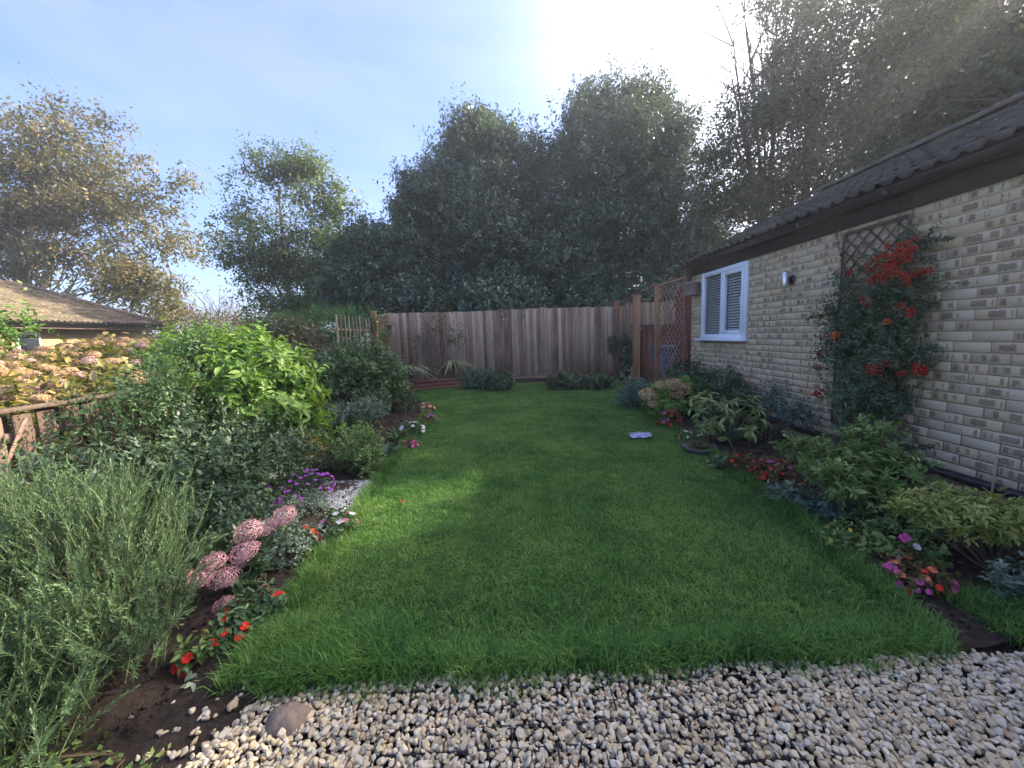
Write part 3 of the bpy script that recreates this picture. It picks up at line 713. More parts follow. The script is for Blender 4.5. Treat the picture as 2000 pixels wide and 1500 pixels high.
# fixtures on the wall
def lamp():
    a = onX(1534, 531, WX-.09); b_ = onX(1534, 562, WX-.09); y = a[1]
    t = thing('wall_lamp', 'small steel cylinder wall lamp on the brick wall right of the white window', 'lamp', loc=(WX, y, b_[2]))
    m = MB(); m.lathe((WX-.09, y, b_[2]), [(0, 0), (.032, 0), (.034, .004), (.034, a[2]-b_[2]-.004), (.03, a[2]-b_[2]), (0, a[2]-b_[2])], 20); kid('lamp_body', m, STEEL, t, True)
    m = MB(); m.lathe((WX-.012, y, (a[2]+b_[2])/2), [(0, .012), (.05, .012), (.05, -.004), (.045, -.012), (0, -.012)], 18, axis='x'); m.box((WX-.04, y, (a[2]+b_[2])/2), (.06, .03, .03)); kid('backplate', m, BLACKP, t, True)
    m = MB(); m.lathe((WX-.09, y, a[2]+.0005), [(0, .01), (.02, .008), (.026, 0)], 16); kid('top_cap', m, BLACKP, t, True)
lamp()
def hangpot():
    a = at(1351, 552, 6.62); b_ = at(1351, 578, 6.62); r_ = size(13, 6.62); x, y = a[0], 6.62
    t = thing('hanging_pot', 'round pinkish brown pot hanging under the eaves at the far corner of the building', 'pot', loc=(x, y, b_[2]))
    h = a[2]-b_[2]; m = MB(); m.lathe((x, y, b_[2]), [(0, 0), (r_*.92, 0), (r_, .02), (r_, h-.03), (r_*1.08, h-.028), (r_*1.1, h), (r_*.95, h), (r_*.9, h-.04), (0, h-.05)], 24); kid('pot_body', m, POT, t, True)
    m = MB(); m.tube([(x, y, 2.22), (x, y, a[2]+.09)], .004, 6)
    for k in range(3): th = k*2.1; m.tube([(x, y, a[2]+.09), (x+r_*math.cos(th), y+r_*math.sin(th), a[2]-.01)], .003, 5)
    m.tube([(WX, y, 2.22), (x-.02, y, 2.22)], .007, 6); kid('bracket', m, BLACKP, t)
hangpot()
pm = MB(); pm.tube([(WX-.05, y, .165+.004*math.sin(y)) for y in np.arange(-2.5, 6.7, .4)], .034, 12)
pipe = thing('drain_pipe', 'black plastic waste pipe running along the foot of the brick wall', 'pipe', loc=(WX-.05, 2, .1)); kid('pipe_run', pm, BLACKP, pipe, True)
for y in (1.3, 2.9, 4.6): m = MB(); m.box((WX-.045, y, .165), (.085, .04, .085), bev=.01); kid('pipe_clip', m, BLACKP, pipe)
c0 = onX(1937, 965, 3.12); c1 = onX(1948, 890, 3.16)
t = MB(); t.tube([(c0[0]-.01, c0[1], 0), c0, (c0+c1)/2+[0, .004, 0], c1], [.006, .006, .0055, .005], 7); tag(t.obj('garden_cane', CANE), 'thin bamboo cane standing in front of the black pipe', 'cane')

def chipmat():
    m, t, out = newmat('chipping'); c = ramp(t, [(0, (.16, .16, .16)), (.5, (.36, .36, .36)), (1, (.58, .58, .57))], attr(t, 'rnd').outputs['Fac']); finish(t, out, c, .85); return m
CHIP = chipmat()
# lattice helper
def lattice(parent, o, u, W_, H_, step, wdt, thk, mat, nrmv, frame_w=.03, frame_mat=None, both=True):
    o = np.array(o, float); u = nrm(np.array(u, float)); v = np.array([0, 0, 1.]); nv = np.array(nrmv, float)
    for sgn in ((1, -1) if both else (1,)):
        k = -H_ if sgn > 0 else 0
        while k < W_+(0 if sgn > 0 else H_):
            # line a = k + sgn*b
            pts = []
            b0, b1 = 0., H_
            if sgn > 0: b0, b1 = max(b0, -k), min(b1, W_-k)
            else: b0, b1 = max(b0, k-W_), min(b1, k)
            if b1-b0 > .03:
                p0 = o+u*(k+sgn*b0)+v*b0; p1 = o+u*(k+sgn*b1)+v*b1; off = nv*(thk*.52*sgn)
                m = MB(); m.beam(p0+off, p1+off, wdt, thk, nv, rs.random(), .001); kid('lath', m, mat, parent)
            k += step
    if frame_mat:
        fwd_ = [(o, o+v*H_), (o+u*W_, o+u*W_+v*H_), (o+v*H_, o+u*W_+v*H_), (o, o+u*W_)]
        for a, b in fwd_: m = MB(); m.beam(a+nv*thk*1.6, b+nv*thk*1.6, frame_w, thk*1.2, nv); kid('frame_rail', m, frame_mat, parent)

# wall trellis behind the firethorn
ta = onX(1651, 458, WX-.03); tb = onX(1779, 425, WX-.03)
wt = thing('wall_trellis', 'dark brown lattice trellis fixed to the brick wall behind the red berries', 'trellis', loc=(WX-.02, tb[1], .3))
lattice(wt, (WX-.03, tb[1], .32), (0, 1, 0), ta[1]-tb[1], ta[2]-.32, .125, .016, .006, TRELLIS_BROWN, (-1, 0, 0), .03, TRELLIS_BROWN)

# ------------------------------------------------------------------ archway of posts and lattice by the corner
arch = thing('trellis_archway', 'tan wooden archway with lattice panels between back fence and brick building', 'archway', loc=(3.35, 8.5, 0))
def post(parent, x, y, h, w_=.095, mat=WOOD_POST, z0=-.02, cap=False, name='post'):
    m = MB(); m.box((x, y, (h+z0)/2), (w_, w_, h-z0), bev=.006); return kid(name, m, mat, parent)
post(arch, 3.42, 10.0, 2.2, .15); post(arch, 3.22, 8.15, 2.2, .10); post(arch, 3.27, 6.98, 2.2, .07, WOOD_RED)
m = MB(); m.beam((3.42, 10.05, 2.22), (3.22, 8.10, 2.22), .07, .035); kid('top_rail', m, WOOD_POST, arch)
m = MB(); m.beam((3.22, 8.18, 2.20), (3.27, 6.95, 2.20), .05, .035); kid('top_rail', m, WOOD_POST, arch)
lattice(arch, (3.24, 8.09, .05), (.03, -1.05, 0), 1.06, 2.12, .155, .018, .007, WOOD_LATTICE, (-1, -.03, 0))
lattice(arch, (3.37, 10.78, .1), (.05, -.75, 0), .72, 2.05, .15, .02, .008, TRELLIS_BROWN, (-1, 0, 0))
m = MB(); m.beam((3.37, 10.82, 2.17), (3.42, 10.05, 2.19), .05, .03); kid('top_rail', m, WOOD_POST, arch)

# ------------------------------------------------------------------ back fence
FY = 11.0
bf = thing('back_fence', 'tall weathered featheredge board fence across the end of the lawn', 'fence', loc=(0, FY, 0))
bmv = []
for i in range(7):
    b = MB(); wv = rs.uniform(.112, .122); b.box((0, 0, .9), (wv, .017+rs.random()*.006, 1.83), rs.random(), None, .003); bmv.append(b.mesh('board', WOOD_FENCE))
def boards(parent, x0, x1, y, ztop, step=.1, vary=.012, meshes=bmv, slope=0.0):
    for i, x in enumerate(np.arange(x0, x1, step)):
        link('board', meshes[rs.integers(0, len(meshes))], parent, loc=Vector((x, y+rs.normal()*.003, ztop-1.815+rs.normal()*vary*.6+.01*math.sin(x*1.7)+slope*(x-x0)))-parent.location, rot=(rs.normal()*.003, rs.normal()*.003, .10+rs.normal()*.012))
boards(bf, -3.28, 3.47, FY, 2.0)
m = MB(); m.box((0, FY+.03, .08), (6.5, .03, .16), bev=.004); kid('gravel_board', m, WOOD_LONG, bf)
m = MB(); m.box((.55, FY-.10, .09), (1.75, .05, .075), bev=.006); kid('kick_board', m, WOOD_GREY, bf)
for z in (.35, 1.0, 1.7): m = MB(); m.box((0, FY+.05, z), (6.5, .05, .07)); kid('rail', m, WOOD_FENCE, bf)
post(bf, 3.17, 10.88, 2.14, .13)
sf = thing('side_fence', 'brown board fence seen through the archway behind the shed', 'fence', loc=(5, 11.2, 0))
boards(sf, 3.6, 6.4, 11.3, 2.08)

# shed, gate and bin seen through the archway
sh = thing('low_shed', 'low red brown timber shed with dark felt roof seen through the archway', 'shed', loc=(4.3, 10.3, 0))
for i in range(9): m = MB(); m.box((3.62+.14*i, 9.95+rs.normal()*.003, .70), (.136, .02, 1.36), bev=.004); kid('board', m, WOOD_RED, sh)
m = MB(); m.box((4.2, 10.35, .66), (1.2, .70, 1.3)); kid('shed_body', m, WOOD_RED, sh)
m = MB(); m.box((4.22, 10.3, 1.42), (1.42, .95, .045), bev=.01); kid('roof', m, SHEDFELT, sh)
gt = thing('side_gate', 'tall red brown boarded gate standing behind the lattice panel', 'gate', loc=(4.0, 8.0, 0))
for i in range(10): m = MB(); m.box((3.55+.125*i, 7.9+rs.normal()*.002, 1.1), (.121, .022, 2.1+rs.normal()*.006), bev=.004); kid('board', m, WOOD_RED, gt)
for z in (.4, 1.8): m = MB(); m.box((4.1, 7.93, z), (1.25, .03, .09)); kid('rail', m, WOOD_RED, gt)
bn = thing('wheelie_bin', 'dull blue bin standing behind the lattice panel of the archway', 'bin', loc=(3.72, 8.95, 0))
m = MB(); v = np.array([(sx*(.20+.05*z), sy*(.20+.06*z), z*.82) for z in (0, 1) for sx, sy in ((-1, -1), (1, -1), (1, 1), (-1, 1))])+[3.74, 8.95, .05]
m.add(v, [(3, 2, 1, 0), (4, 5, 6, 7), (0, 1, 5, 4), (1, 2, 6, 5), (2, 3, 7, 6), (3, 0, 4, 7)]); kid('bin_body', m, BLUEBIN, bn)
m = MB(); m.box((3.74, 8.94, .90), (.56, .60, .06), bev=.02); kid('lid', m, BLUEBIN, bn)
for sx in (-1, 1): m = MB(); m.lathe((3.74+sx*.2, 9.16, .08), [(0, -.02), (.08, -.02), (.08, .02), (0, .02)], 14, axis='x'); kid('wheel', m, BLACKP, bn, True)

# ------------------------------------------------------------------ left boundary
lf = thing('low_fence', 'low weathered picket fence with capping rail along the left flower bed', 'fence', loc=(-3.0, 4, 0))
pmv = []
for i in range(5): b = MB(); b.box((0, 0, .46), (.018, rs.uniform(.098, .106), .90), rs.random(), None, .003); pmv.append(b.mesh('board', WOOD_GREY))
for i, y in enumerate(np.arange(.9, 7.3, .142)):
    link('board', pmv[i % 5], lf, loc=Vector((-3.02 if i % 1 == 0 else -3.06, y, .02+rs.normal()*.004))-lf.location, rot=(rs.normal()*.008, rs.normal()*.006, rs.normal()*.015))
for i, y in enumerate(np.arange(.971, 7.3, .142)): link('board', pmv[(i*3+1) % 5], lf, loc=Vector((-3.085, y, .01+rs.normal()*.004))-lf.location, rot=(rs.normal()*.006, 0, rs.normal()*.01))
m = MB(); m.box((-3.02, 4.1, .952), (.075, 6.5, .028), bev=.005); kid('capping_rail', m, WOOD_GREY, lf)
for z in (.2, .78): m = MB(); m.box((-3.06, 4.1, z), (.035, 6.5, .06)); kid('rail', m, WOOD_GREY, lf)
for y in (1.0, 2.9, 4.7, 6.5): post(lf, -3.09, y, .98, .08, WOOD_RED)
sp_ = thing('slatted_screen', 'pale slatted wooden screen beside the tall post at the back left', 'screen', loc=(-3.02, 8.2, 0))
for i in range(10):
    y = 7.3+.195*i; m = MB(); m.box((-3.02, y, .9), (.02, .038 if i else .07, 1.78+rs.normal()*.01), rs.random(), [[1, 0, 0], [0, 1, .02], [0, -.02, 1]], .003); kid('slat', m, WOOD_SLAT, sp_)
for z in (1.52, 1.18, .5): m = MB(); m.box((-3.045, 8.15, z), (.025, 1.85, .045), bev=.003); kid('rail', m, WOOD_SLAT, sp_)
tp = thing('fence_post', 'tall tan post between the slatted screen and the back fence', 'post', loc=(-3.04, 9.5, 0)); post(tp, -3.04, 9.5, 1.98, .13, name='timber')
m = MB(); m.box((-3.12, 9.5, .9), (.04, .10, 1.85), bev=.004); kid('side_batten', m, WOOD_FENCE, tp)
cf = thing('corner_fence', 'short run of grey boards between the tall post and the back fence', 'fence', loc=(-3.1, 10.2, 0))
for y in np.arange(9.65, 10.95, .105): m = MB(); m.box((-3.10, y, .98), (.018, .102, 1.9+rs.normal()*.01), rs.random(), None, .003); kid('board', m, WOOD_GREY, cf)
# expanding diamond trellis leaning at far left
dl = thing('diamond_trellis', 'brown diamond lattice leaning on the low fence at the left edge', 'trellis', loc=(-2.85, 2.0, 0))
for i in range(7):
    for sg in (1, -1):
        a = np.array([-2.93, 1.55+.13*i, .0+(.0 if sg > 0 else .0)]); 
        y0 = 1.25+.16*i; m = MB()
        p0 = np.array([-2.86+.006*sg, y0-sg*.22, .22]); p1 = np.array([-2.95+.006*sg, y0+sg*.22, .90]); m.beam(p0, p1, .02, .009, (1, 0, 0), rs.random(), .001); kid('lath', m, WOOD_LATTICE, dl)

# bird box
bb = at(763, 647, 10.1); t = thing('bird_box', 'pale wooden bird box near the tall post at the left end of the back fence', 'bird box', loc=tuple(bb))
m = MB(); hw, hh, dp = .07, .155, .08; yb = 10.1
m.box((bb[0], yb, bb[2]), (2*hw, .14, 2*hh), bev=.004); body = kid('box_body', m, WOOD_PALE, t)
m = MB(); m.lathe((0, 0, 0), [(.001, 0), (.02, 0), (.02, -.001), (.001, -.001)], 14); m.v[0] = m.v[0][:, [0, 2, 1]]+[bb[0], yb-.073, bb[2]+.05]; kid('entrance_hole', m, DARKIN, t)
m = MB(); m.beam((bb[0], yb-.13, bb[2]+hh-.015), (bb[0], yb+.10, bb[2]+hh+.05), .19, .018, (0, 0, 1)); kid('roof', m, WOOD_GREY, t)
# timber raised edge at the back left
rb = thing('timber_edging', 'low red brown timber edging in front of the spiky plants at the back left', 'edging', loc=(-2, 9.5, 0))
for k in range(3): m = MB(); m.beam((-2.75, 9.35, .05+.088*k), (-.85, 10.25, .05+.088*k), .07, .082, bev=.008); kid('sleeper', m, WOOD_LONG, rb)

# stone slabs in the left bed, mound, packet, planter
def slab(name, label, cat, poly, z0, z1, mat, bev=.01):
    c = np.mean(poly, 0); t = MB(); n = len(poly); lo = [(x, y, z0) for x, y in poly]; mi = [(x, y, z1-bev) for x, y in poly]; hi = [(c[0]+(x-c[0])*.95, c[1]+(y-c[1])*.95, z1) for x, y in poly]
    t.add(lo+mi+hi, [tuple(range(2*n, 3*n))]+[(i, (i+1) % n, n+(i+1) % n, n+i) for i in range(n)]+[(n+i, n+(i+1) % n, 2*n+(i+1) % n, 2*n+i) for i in range(n)])
    return tag(t.obj(name, mat), label, cat)
pl = [gnd(x, y)[:2] for x, y in ((628, 1000), (690, 1003), (708, 975), (731, 944), (640, 946), (618, 965))]
slab('stone_slab', 'pale grey rough stone slab with chippings in the left bed at the lawn edge', 'slab', pl, .0, .030, STONEW)
pa = np.array(pl); cc = pa.mean(0); m = MB(); q = []
while len(q) < 1500:
    w3 = rs.dirichlet([.8, .8, .8]); k = rs.integers(0, len(pl)); q.append(w3[0]*cc+w3[1]*pa[k]+w3[2]*pa[(k+1) % len(pl)]+rs.normal(size=2)*.006)
q = np.array(q); m.scatter(icv*[1, .8, .6], icf, np.column_stack([q, np.full(len(q), .033)]), frames(rdir(len(q), rs), rdir(len(q), rs)), rs.uniform(.008, .018, len(q)), rs.random(len(q)))
m.obj('stone_chippings', CHIP, kind='stuff')
th = np.linspace(0, 2*np.pi, 24, endpoint=False); m = MB(); V = [(-.79, 1.215, .052)]
for rr, zz in ((.025, .050), (.045, .040), (.062, .018), (.068, .004)): V += [(-.79+rr*math.cos(a)*(1.15+.12*math.sin(3*a)), 1.215+rr*math.sin(a)*(1+.1*math.cos(2*a)), zz+.003*math.sin(5*a)) for a in th]
F = [(0, 1+i, 1+(i+1) % 24) for i in range(24)]+[(1+24*k+i, 1+24*(k+1)+i, 1+24*(k+1)+(i+1) % 24, 1+24*k+(i+1) % 24) for k in range(3) for i in range(24)]
EARTH = plain('dry_earth', (0.19, 0.145, 0.12), .95, .1, nscale=60, namt=.4, bstr=.8)
m.add(V, F); tag(m.obj('earth_mound', EARTH, smooth=True), 'small brown mound of earth among the pebbles at the front left', 'mound')
m = MB()
for x in np.arange(-.45, 1.0, .072): m.box((x, 1.18, .011), (.0028, .36, .022))
for y in np.arange(1.0, 1.37, .072): m.box((.27, y, .011), (1.45, .0028, .022))
tag(m.obj('gravel_grid', BLACKP), 'thin black plastic grid showing between the pebbles', 'grid')
def packet():
    g = gnd(1251, 860); m_, t_, out = newmat('printed_foil'); nf = noise(t_, 55, 2); nf2 = noise(t_, 90, 2)
    c = ramp(t_, [(.36, (.60, .62, .68)), (.43, (.60, .62, .68)), (.46, (.05, .08, .28)), (.58, (.08, .12, .34)), (.62, (.30, .36, .52))], nf)
    finish(t_, out, c, .35, nf2, .5, .01, .6)
    nx_, ny_ = 13, 9; V = []; rr = np.random.default_rng(4)
    for sgn in (1, -1):
        for j in range(ny_):
            for i in range(nx_):
                u, v_ = i/(nx_-1)*2-1, j/(ny_-1)*2-1; puff = (1-u**4)*(1-v_**4)*.032
                V.append((u*.125+v_*.03, v_*.085-u*.02, .045+sgn*puff+.008*math.sin(u*7+v_*4)+.012*abs(u)**2+rr.normal()*.0015*(abs(u) < .99 and abs(v_) < .99)))
    F = []; K = nx_*ny_
    for j in range(ny_-1):
        for i in range(nx_-1): a = j*nx_+i; F.append((a, a+1, a+nx_+1, a+nx_)); F.append((K+a, K+a+nx_, K+a+nx_+1, K+a+1))
    m = MB(); m.add(np.array(V)+[g[0], g[1], .012], F); tag(m.obj('foil_packet', m_, smooth=True), 'crumpled white and blue foil packet lying on the lawn', 'packet')
packet()

# ------------------------------------------------------------------ neighbour's garage, far left
def farbrick():
    m, t, out = newmat('orange_brick_wall'); g = N(t, 'ShaderNodeNewGeometry'); sx = N(t, 'ShaderNodeSeparateXYZ'); t.links.new(g.outputs['Position'], sx.inputs[0])
    cb = N(t, 'ShaderNodeCombineXYZ'); t.links.new(math_(t, 'ADD', sx.outputs['Y'], sx.outputs['X']), cb.inputs[0]); t.links.new(sx.outputs['Z'], cb.inputs[1])
    b = N(t, 'ShaderNodeTexBrick'); b.inputs['Scale'].default_value = 1; b.inputs['Brick Width'].default_value = .225; b.inputs['Row Height'].default_value = .075; b.inputs['Mortar Size'].default_value = .008
    b.inputs['Color1'].default_value = (.46, .29, .15, 1); b.inputs['Color2'].default_value = (.40, .25, .14, 1); b.inputs['Mortar'].default_value = (.42, .36, .27, 1); t.links.new(cb.outputs[0], b.inputs['Vector'])
    finish(t, out, b.outputs['Color'], .9, b.outputs['Fac'], .3, .005, .2); return m
FB = farbrick(); SOFFIT = plain('pinkish_soffit', (.30, .20, .17), .6)
GX, GE, GR, GT = -12.0, 2.09, -14.75, .45
ga = thing('tiled_garage', 'long low garage with sunlit mossy tiled roof beyond the left fence', 'garage', loc=(-13, 9, 0))
m = MB(); m.box((GX-.4-2.4, 8.2, .98), (4.8, 11.4, 1.96)); kid('wall', m, FB, ga)
m = MB(); m.box((GX-.20, 8.3, 1.93), (.36, 11.6, .05)); m.box((GX-.03, 8.3, 1.99), (.02, 11.8, .12)); kid('fascia', m, SOFFIT, ga)
gutter(ga, GX+.05, 2.2, 14.25, GE-.02, .06, BLACKP)
gan = math.atan(GT); gs = np.array([-math.cos(gan), 0, math.sin(gan)]); gn_ = np.array([math.sin(gan), 0, math.cos(gan)]); GM = np.stack([gs, np.array([0, 1., 0]), gn_], 1)
gz = GE+(GX-GR)*GT; HY = 12.7
m = MB(); m.add([(GX, 2.2, GE), (GX, 14.3, GE), (GR, HY, gz), (GR, 2.2, gz), (2*GR-GX, 14.3, GE), (2*GR-GX, 2.2, GE)], [(0, 1, 2, 3), (1, 4, 2), (3, 2, 4, 5)])
gr = kid('roof', m, ROOF_TAN, ga)
til = MB(); ns = int((GX-GR)/math.cos(gan)/.33)
for r_ in range(ns+1):
    for c_ in range(42):
        y = 14.1-.30*c_; fr_ = r_*.33*math.cos(gan)/(GX-GR)
        if y > 14.3-(14.3-HY)*fr_ or y < 2.2 or fr_ > .97: continue
        til.add(tv@GM.T+np.array([GX, y, GE])+gs*(.33*r_), [f[::-1] for f in tf], rs.random())
kid('tiling', til, ROOF_TAN, gr, True, 'stuff')
m = MB(); m.tube([(GR, 2.2, gz+.04), (GR, HY, gz+.04)], .09, 8); m.tube([(GR, HY, gz+.04), (GX, 14.3, GE+.05)], .08, 8); kid('ridge_capping', m, ROOF_TAN, gr, True)
y_ = 764*12.3/(981-130); m = MB(); m.box((GX-.39, 10.6, 1.45), (.05, .55, .75), bev=.01); gw = kid('window', m, UPVC, ga); m = MB(); m.box((GX-.36, 10.6, 1.45), (.01, .42, .6)); kid('pane', m, DARKIN, gw)
a, b_ = at(325, 652, 17), at(425, 652, 17)
fs = thing('flat_roof_shed', 'black flat roofed shed beyond the end of the mossy garage', 'shed', loc=(a[0], 17, 0))
m = MB(); m.box(((a[0]+b_[0])/2, 18, a[2]/2), (b_[0]-a[0]-.2, 2, a[2]-.1)); kid('wall', m, SHEDFELT, fs)
m = MB(); m.box(((a[0]+b_[0])/2, 18, a[2]), (b_[0]-a[0], 2.2, .14), bev=.02); kid('roof', m, SHEDFELT, fs)
a, b_ = at(415, 647, 14.5), at(560, 647, 14.5)
ff = thing('far_fence', 'tan board fence in the neighbouring garden behind the bright green shrub', 'fence', loc=(a[0], 14.5, 0))
m = MB()
for x in np.arange(a[0], b_[0], .13): m.box((x, 14.5+rs.normal()*.004, a[2]/2), (.126, .02, a[2]+rs.normal()*.01), rs.random(), None, .003)
kid('boarding', m, WOOD_POST, ff, kind='stuff')
#@@PLANTS
# ------------------------------------------------------------------ foliage colours
LM = {}
def lm(k, stops, **kw): LM[k] = leafmat('leaf_'+k, stops, **kw)
lm('evergreen', [(0, (0.040, 0.080, 0.058)), (.5, (0.090, 0.150, 0.100)), (.9, (0.17, 0.22, 0.11)), (1, (0.26, 0.26, 0.10))], transl=.22, rough=.30, spec=.7, macro=.5, mscale=.5)
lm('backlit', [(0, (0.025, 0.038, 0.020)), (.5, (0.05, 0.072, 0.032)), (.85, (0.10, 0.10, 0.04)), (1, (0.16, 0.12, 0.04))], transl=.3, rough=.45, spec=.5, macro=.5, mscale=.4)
lm('autumn', [(0, (0.07, 0.06, 0.03)), (.45, (0.16, 0.13, 0.055)), (.8, (0.26, 0.19, 0.07)), (1, (0.36, 0.24, 0.08))], transl=.4, macro=.6, mscale=.5)
lm('birch', [(0, (0.04, 0.065, 0.022)), (.5, (0.09, 0.13, 0.035)), (.85, (0.18, 0.21, 0.055)), (1, (0.30, 0.28, 0.07))], transl=.4, macro=.5, mscale=.5)
lm('conifer', [(0, (0.02, 0.07, 0.02)), (.6, (0.05, 0.15, 0.035)), (1, (0.12, 0.25, 0.06))], transl=.3)
lm('dark', [(0, (0.032, 0.060, 0.030)), (.6, (0.070, 0.120, 0.058)), (1, (0.14, 0.19, 0.08))], transl=.25, spec=.5)
lm('mid', [(0, (0.035, 0.075, 0.03)), (.6, (0.08, 0.15, 0.055)), (1, (0.16, 0.24, 0.09))], transl=.3)
lm('bright', [(0, (0.08, 0.18, 0.03)), (.6, (0.19, 0.34, 0.055)), (1, (0.33, 0.46, 0.11))], transl=.4)
lm('rosemary', [(0, (0.07, 0.13, 0.045)), (.55, (0.16, 0.26, 0.11)), (.9, (0.27, 0.38, 0.18)), (1, (0.38, 0.47, 0.28))], transl=.2, rough=.5)
lm('bluegreen', [(0, (0.03, 0.07, 0.055)), (.6, (0.07, 0.14, 0.11)), (1, (0.16, 0.25, 0.20))], transl=.25)
lm('greygreen', [(0, (0.07, 0.11, 0.075)), (.6, (0.15, 0.21, 0.15)), (1, (0.30, 0.36, 0.27))], transl=.25)
lm('lime', [(0, (0.17, 0.21, 0.04)), (.5, (0.32, 0.37, 0.08)), (.85, (0.46, 0.46, 0.16)), (1, (0.5, 0.32, 0.10))], transl=.35)
lm('azalea', [(0, (0.05, 0.11, 0.03)), (.55, (0.15, 0.25, 0.06)), (1, (0.32, 0.41, 0.13))], transl=.35)
lm('gold', [(0, (0.20, 0.16, 0.03)), (.6, (0.42, 0.33, 0.06)), (1, (0.6, 0.50, 0.16))], transl=.35)
lm('photinia', [(0, (0.035, 0.055, 0.025)), (.5, (0.09, 0.09, 0.04)), (.8, (0.20, 0.12, 0.06)), (1, (0.35, 0.14, 0.07))], transl=.3)
lm('hydra', [(0, (0.07, 0.08, 0.015)), (.4, (0.20, 0.19, 0.035)), (.8, (0.42, 0.30, 0.09)), (1, (0.5, 0.36, 0.18))], transl=.4)
lm('strap', [(0, (0.12, 0.16, 0.08)), (.6, (0.28, 0.32, 0.17)), (1, (0.5, 0.48, 0.28))], transl=.3)
lm('pale', [(0, (0.25, 0.25, 0.15)), (1, (0.6, 0.6, 0.45))], transl=.3)
lm('bronze', [(0, (0.05, 0.03, 0.015)), (.6, (0.13, 0.09, 0.03)), (1, (0.22, 0.10, 0.04))], transl=.3)

def aucuba_mat():
    m, t, out = newmat('spotted_laurel_leaf'); loc = attr(t, 'loc').outputs['Vector']; sx = N(t, 'ShaderNodeSeparateXYZ'); t.links.new(loc, sx.inputs[0])
    ax = math_(t, 'ABSOLUTE', sx.outputs['X']); oi = N(t, 'ShaderNodeObjectInfo')
    ed = N(t, 'ShaderNodeMapRange'); ed.inputs['From Min'].default_value = .12; ed.inputs['From Max'].default_value = .40; t.links.new(ax, ed.inputs['Value'])
    g = mixc(t, oi.outputs['Random'], (0.10, 0.17, 0.035), (0.20, 0.27, 0.06)); c = mixc(t, ed.outputs[0], g, (0.40, 0.43, 0.16))
    p = N(t, 'ShaderNodeBsdfPrincipled'); t.links.new(c, p.inputs['Base Color']); p.inputs['Roughness'].default_value = .4
    tr = N(t, 'ShaderNodeBsdfTranslucent'); t.links.new(c, tr.inputs['Color']); s = N(t, 'ShaderNodeMixShader'); s.inputs[0].default_value = .25
    t.links.new(p.outputs[0], s.inputs[1]); t.links.new(tr.outputs[0], s.inputs[2]); t.links.new(s.outputs[0], out.inputs[0]); return m
LM['aucuba'] = aucuba_mat()

PM = {}
def pmt(k, a, b): PM[k] = petalmat('petal_'+k, [(0, a), (1, b)])
pmt('red', (0.55, 0.02, 0.015), (0.80, 0.06, 0.03)); pmt('orange', (0.65, 0.12, 0.04), (0.8, 0.25, 0.12)); pmt('pink', (0.55, 0.04, 0.22), (0.75, 0.18, 0.42))
pmt('magenta', (0.32, 0.05, 0.42), (0.50, 0.14, 0.62)); pmt('white', (0.62, 0.60, 0.55), (0.8, 0.8, 0.75)); pmt('sedum', (0.55, 0.26, 0.28), (0.80, 0.52, 0.54))
pmt('hydr', (0.34, 0.20, 0.09), (0.66, 0.46, 0.27)); pmt('hydrpink', (0.45, 0.25, 0.24), (0.66, 0.46, 0.40)); pmt('berry', (0.38, 0.018, 0.01), (0.62, 0.06, 0.025)); pmt('yellow', (0.6, 0.42, 0.03), (0.75, 0.6, 0.1))
pmt('coral', (0.6, 0.2, 0.16), (0.75, 0.35, 0.28)); pmt('berryorange', (0.62, 0.10, 0.02), (0.75, 0.2, 0.05))

def flower_mesh(mat, npet=5, r=1.0, cup=.25, ctr=None):
    m = MB(); a = np.arange(npet)*2*np.pi/npet+.3*RNG.random(); d = np.stack([np.cos(a), np.sin(a), np.full(npet, cup)], 1)
    T = np.array([(0, 0, -.05), (.40, .45, .12), (.36, .85, .02), (0, .93, -.12), (-.36, .85, .05), (-.42, .45, .10), (0, .5, -.06)])
    m.scatter(T*[1.1, 1, 1], [(0, 1, 6), (1, 2, 3, 6), (6, 3, 4, 5), (0, 6, 5)], np.zeros((npet, 3)), frames(d, np.array([0, 0, 1.])+np.zeros((npet, 3))), np.full(npet, r), RNG.random(npet))
    mats = [mat]
    return m.mesh('flower', mats)
def head_mesh(mat, n, pet, flat=.6, name='flower_head', lump=7, rough=.025):
    """domed head made of very many small florets"""
    m = MB(); i = np.arange(n)+.5; ph = np.arccos(1-1.15*i/n); th = np.pi*(1+5**.5)*i
    d = np.stack([np.cos(th)*np.sin(ph), np.sin(th)*np.sin(ph), np.cos(ph)], 1)
    cc = rdir(lump); bumpv = 1+.20*np.max(np.exp(-((d[:, None]-cc[None])**2).sum(2)*14), 1)+RNG.normal(size=n)*rough
    pos = d*bumpv[:, None]*[1, 1, flat]
    T = np.array([(-.5, -.5, .12), (.5, -.5, .12), (.5, .5, .12), (-.5, .5, .12), (0, 0, -.15)])
    m.scatter(T, [(0, 1, 4), (1, 2, 4), (2, 3, 4), (3, 0, 4)], pos, frames(nrm(np.cross(d, rdir(n))), nrm(d+RNG.normal(size=(n, 3))*.35)), RNG.uniform(.7, 1.25, n)*pet, RNG.random(n))
    return m.mesh(name, mat)
def berry_mesh(mat, n=26):
    m = MB(); p = rdir(n)*(RNG.random(n)**.4)[:, None]*[1, 1, .65]
    m.scatter(icv, icf, p, frames(rdir(n), rdir(n)), np.full(n, .40)*RNG.uniform(.8, 1.1, n), RNG.random(n)); return m.mesh('berry_cluster', mat, True)

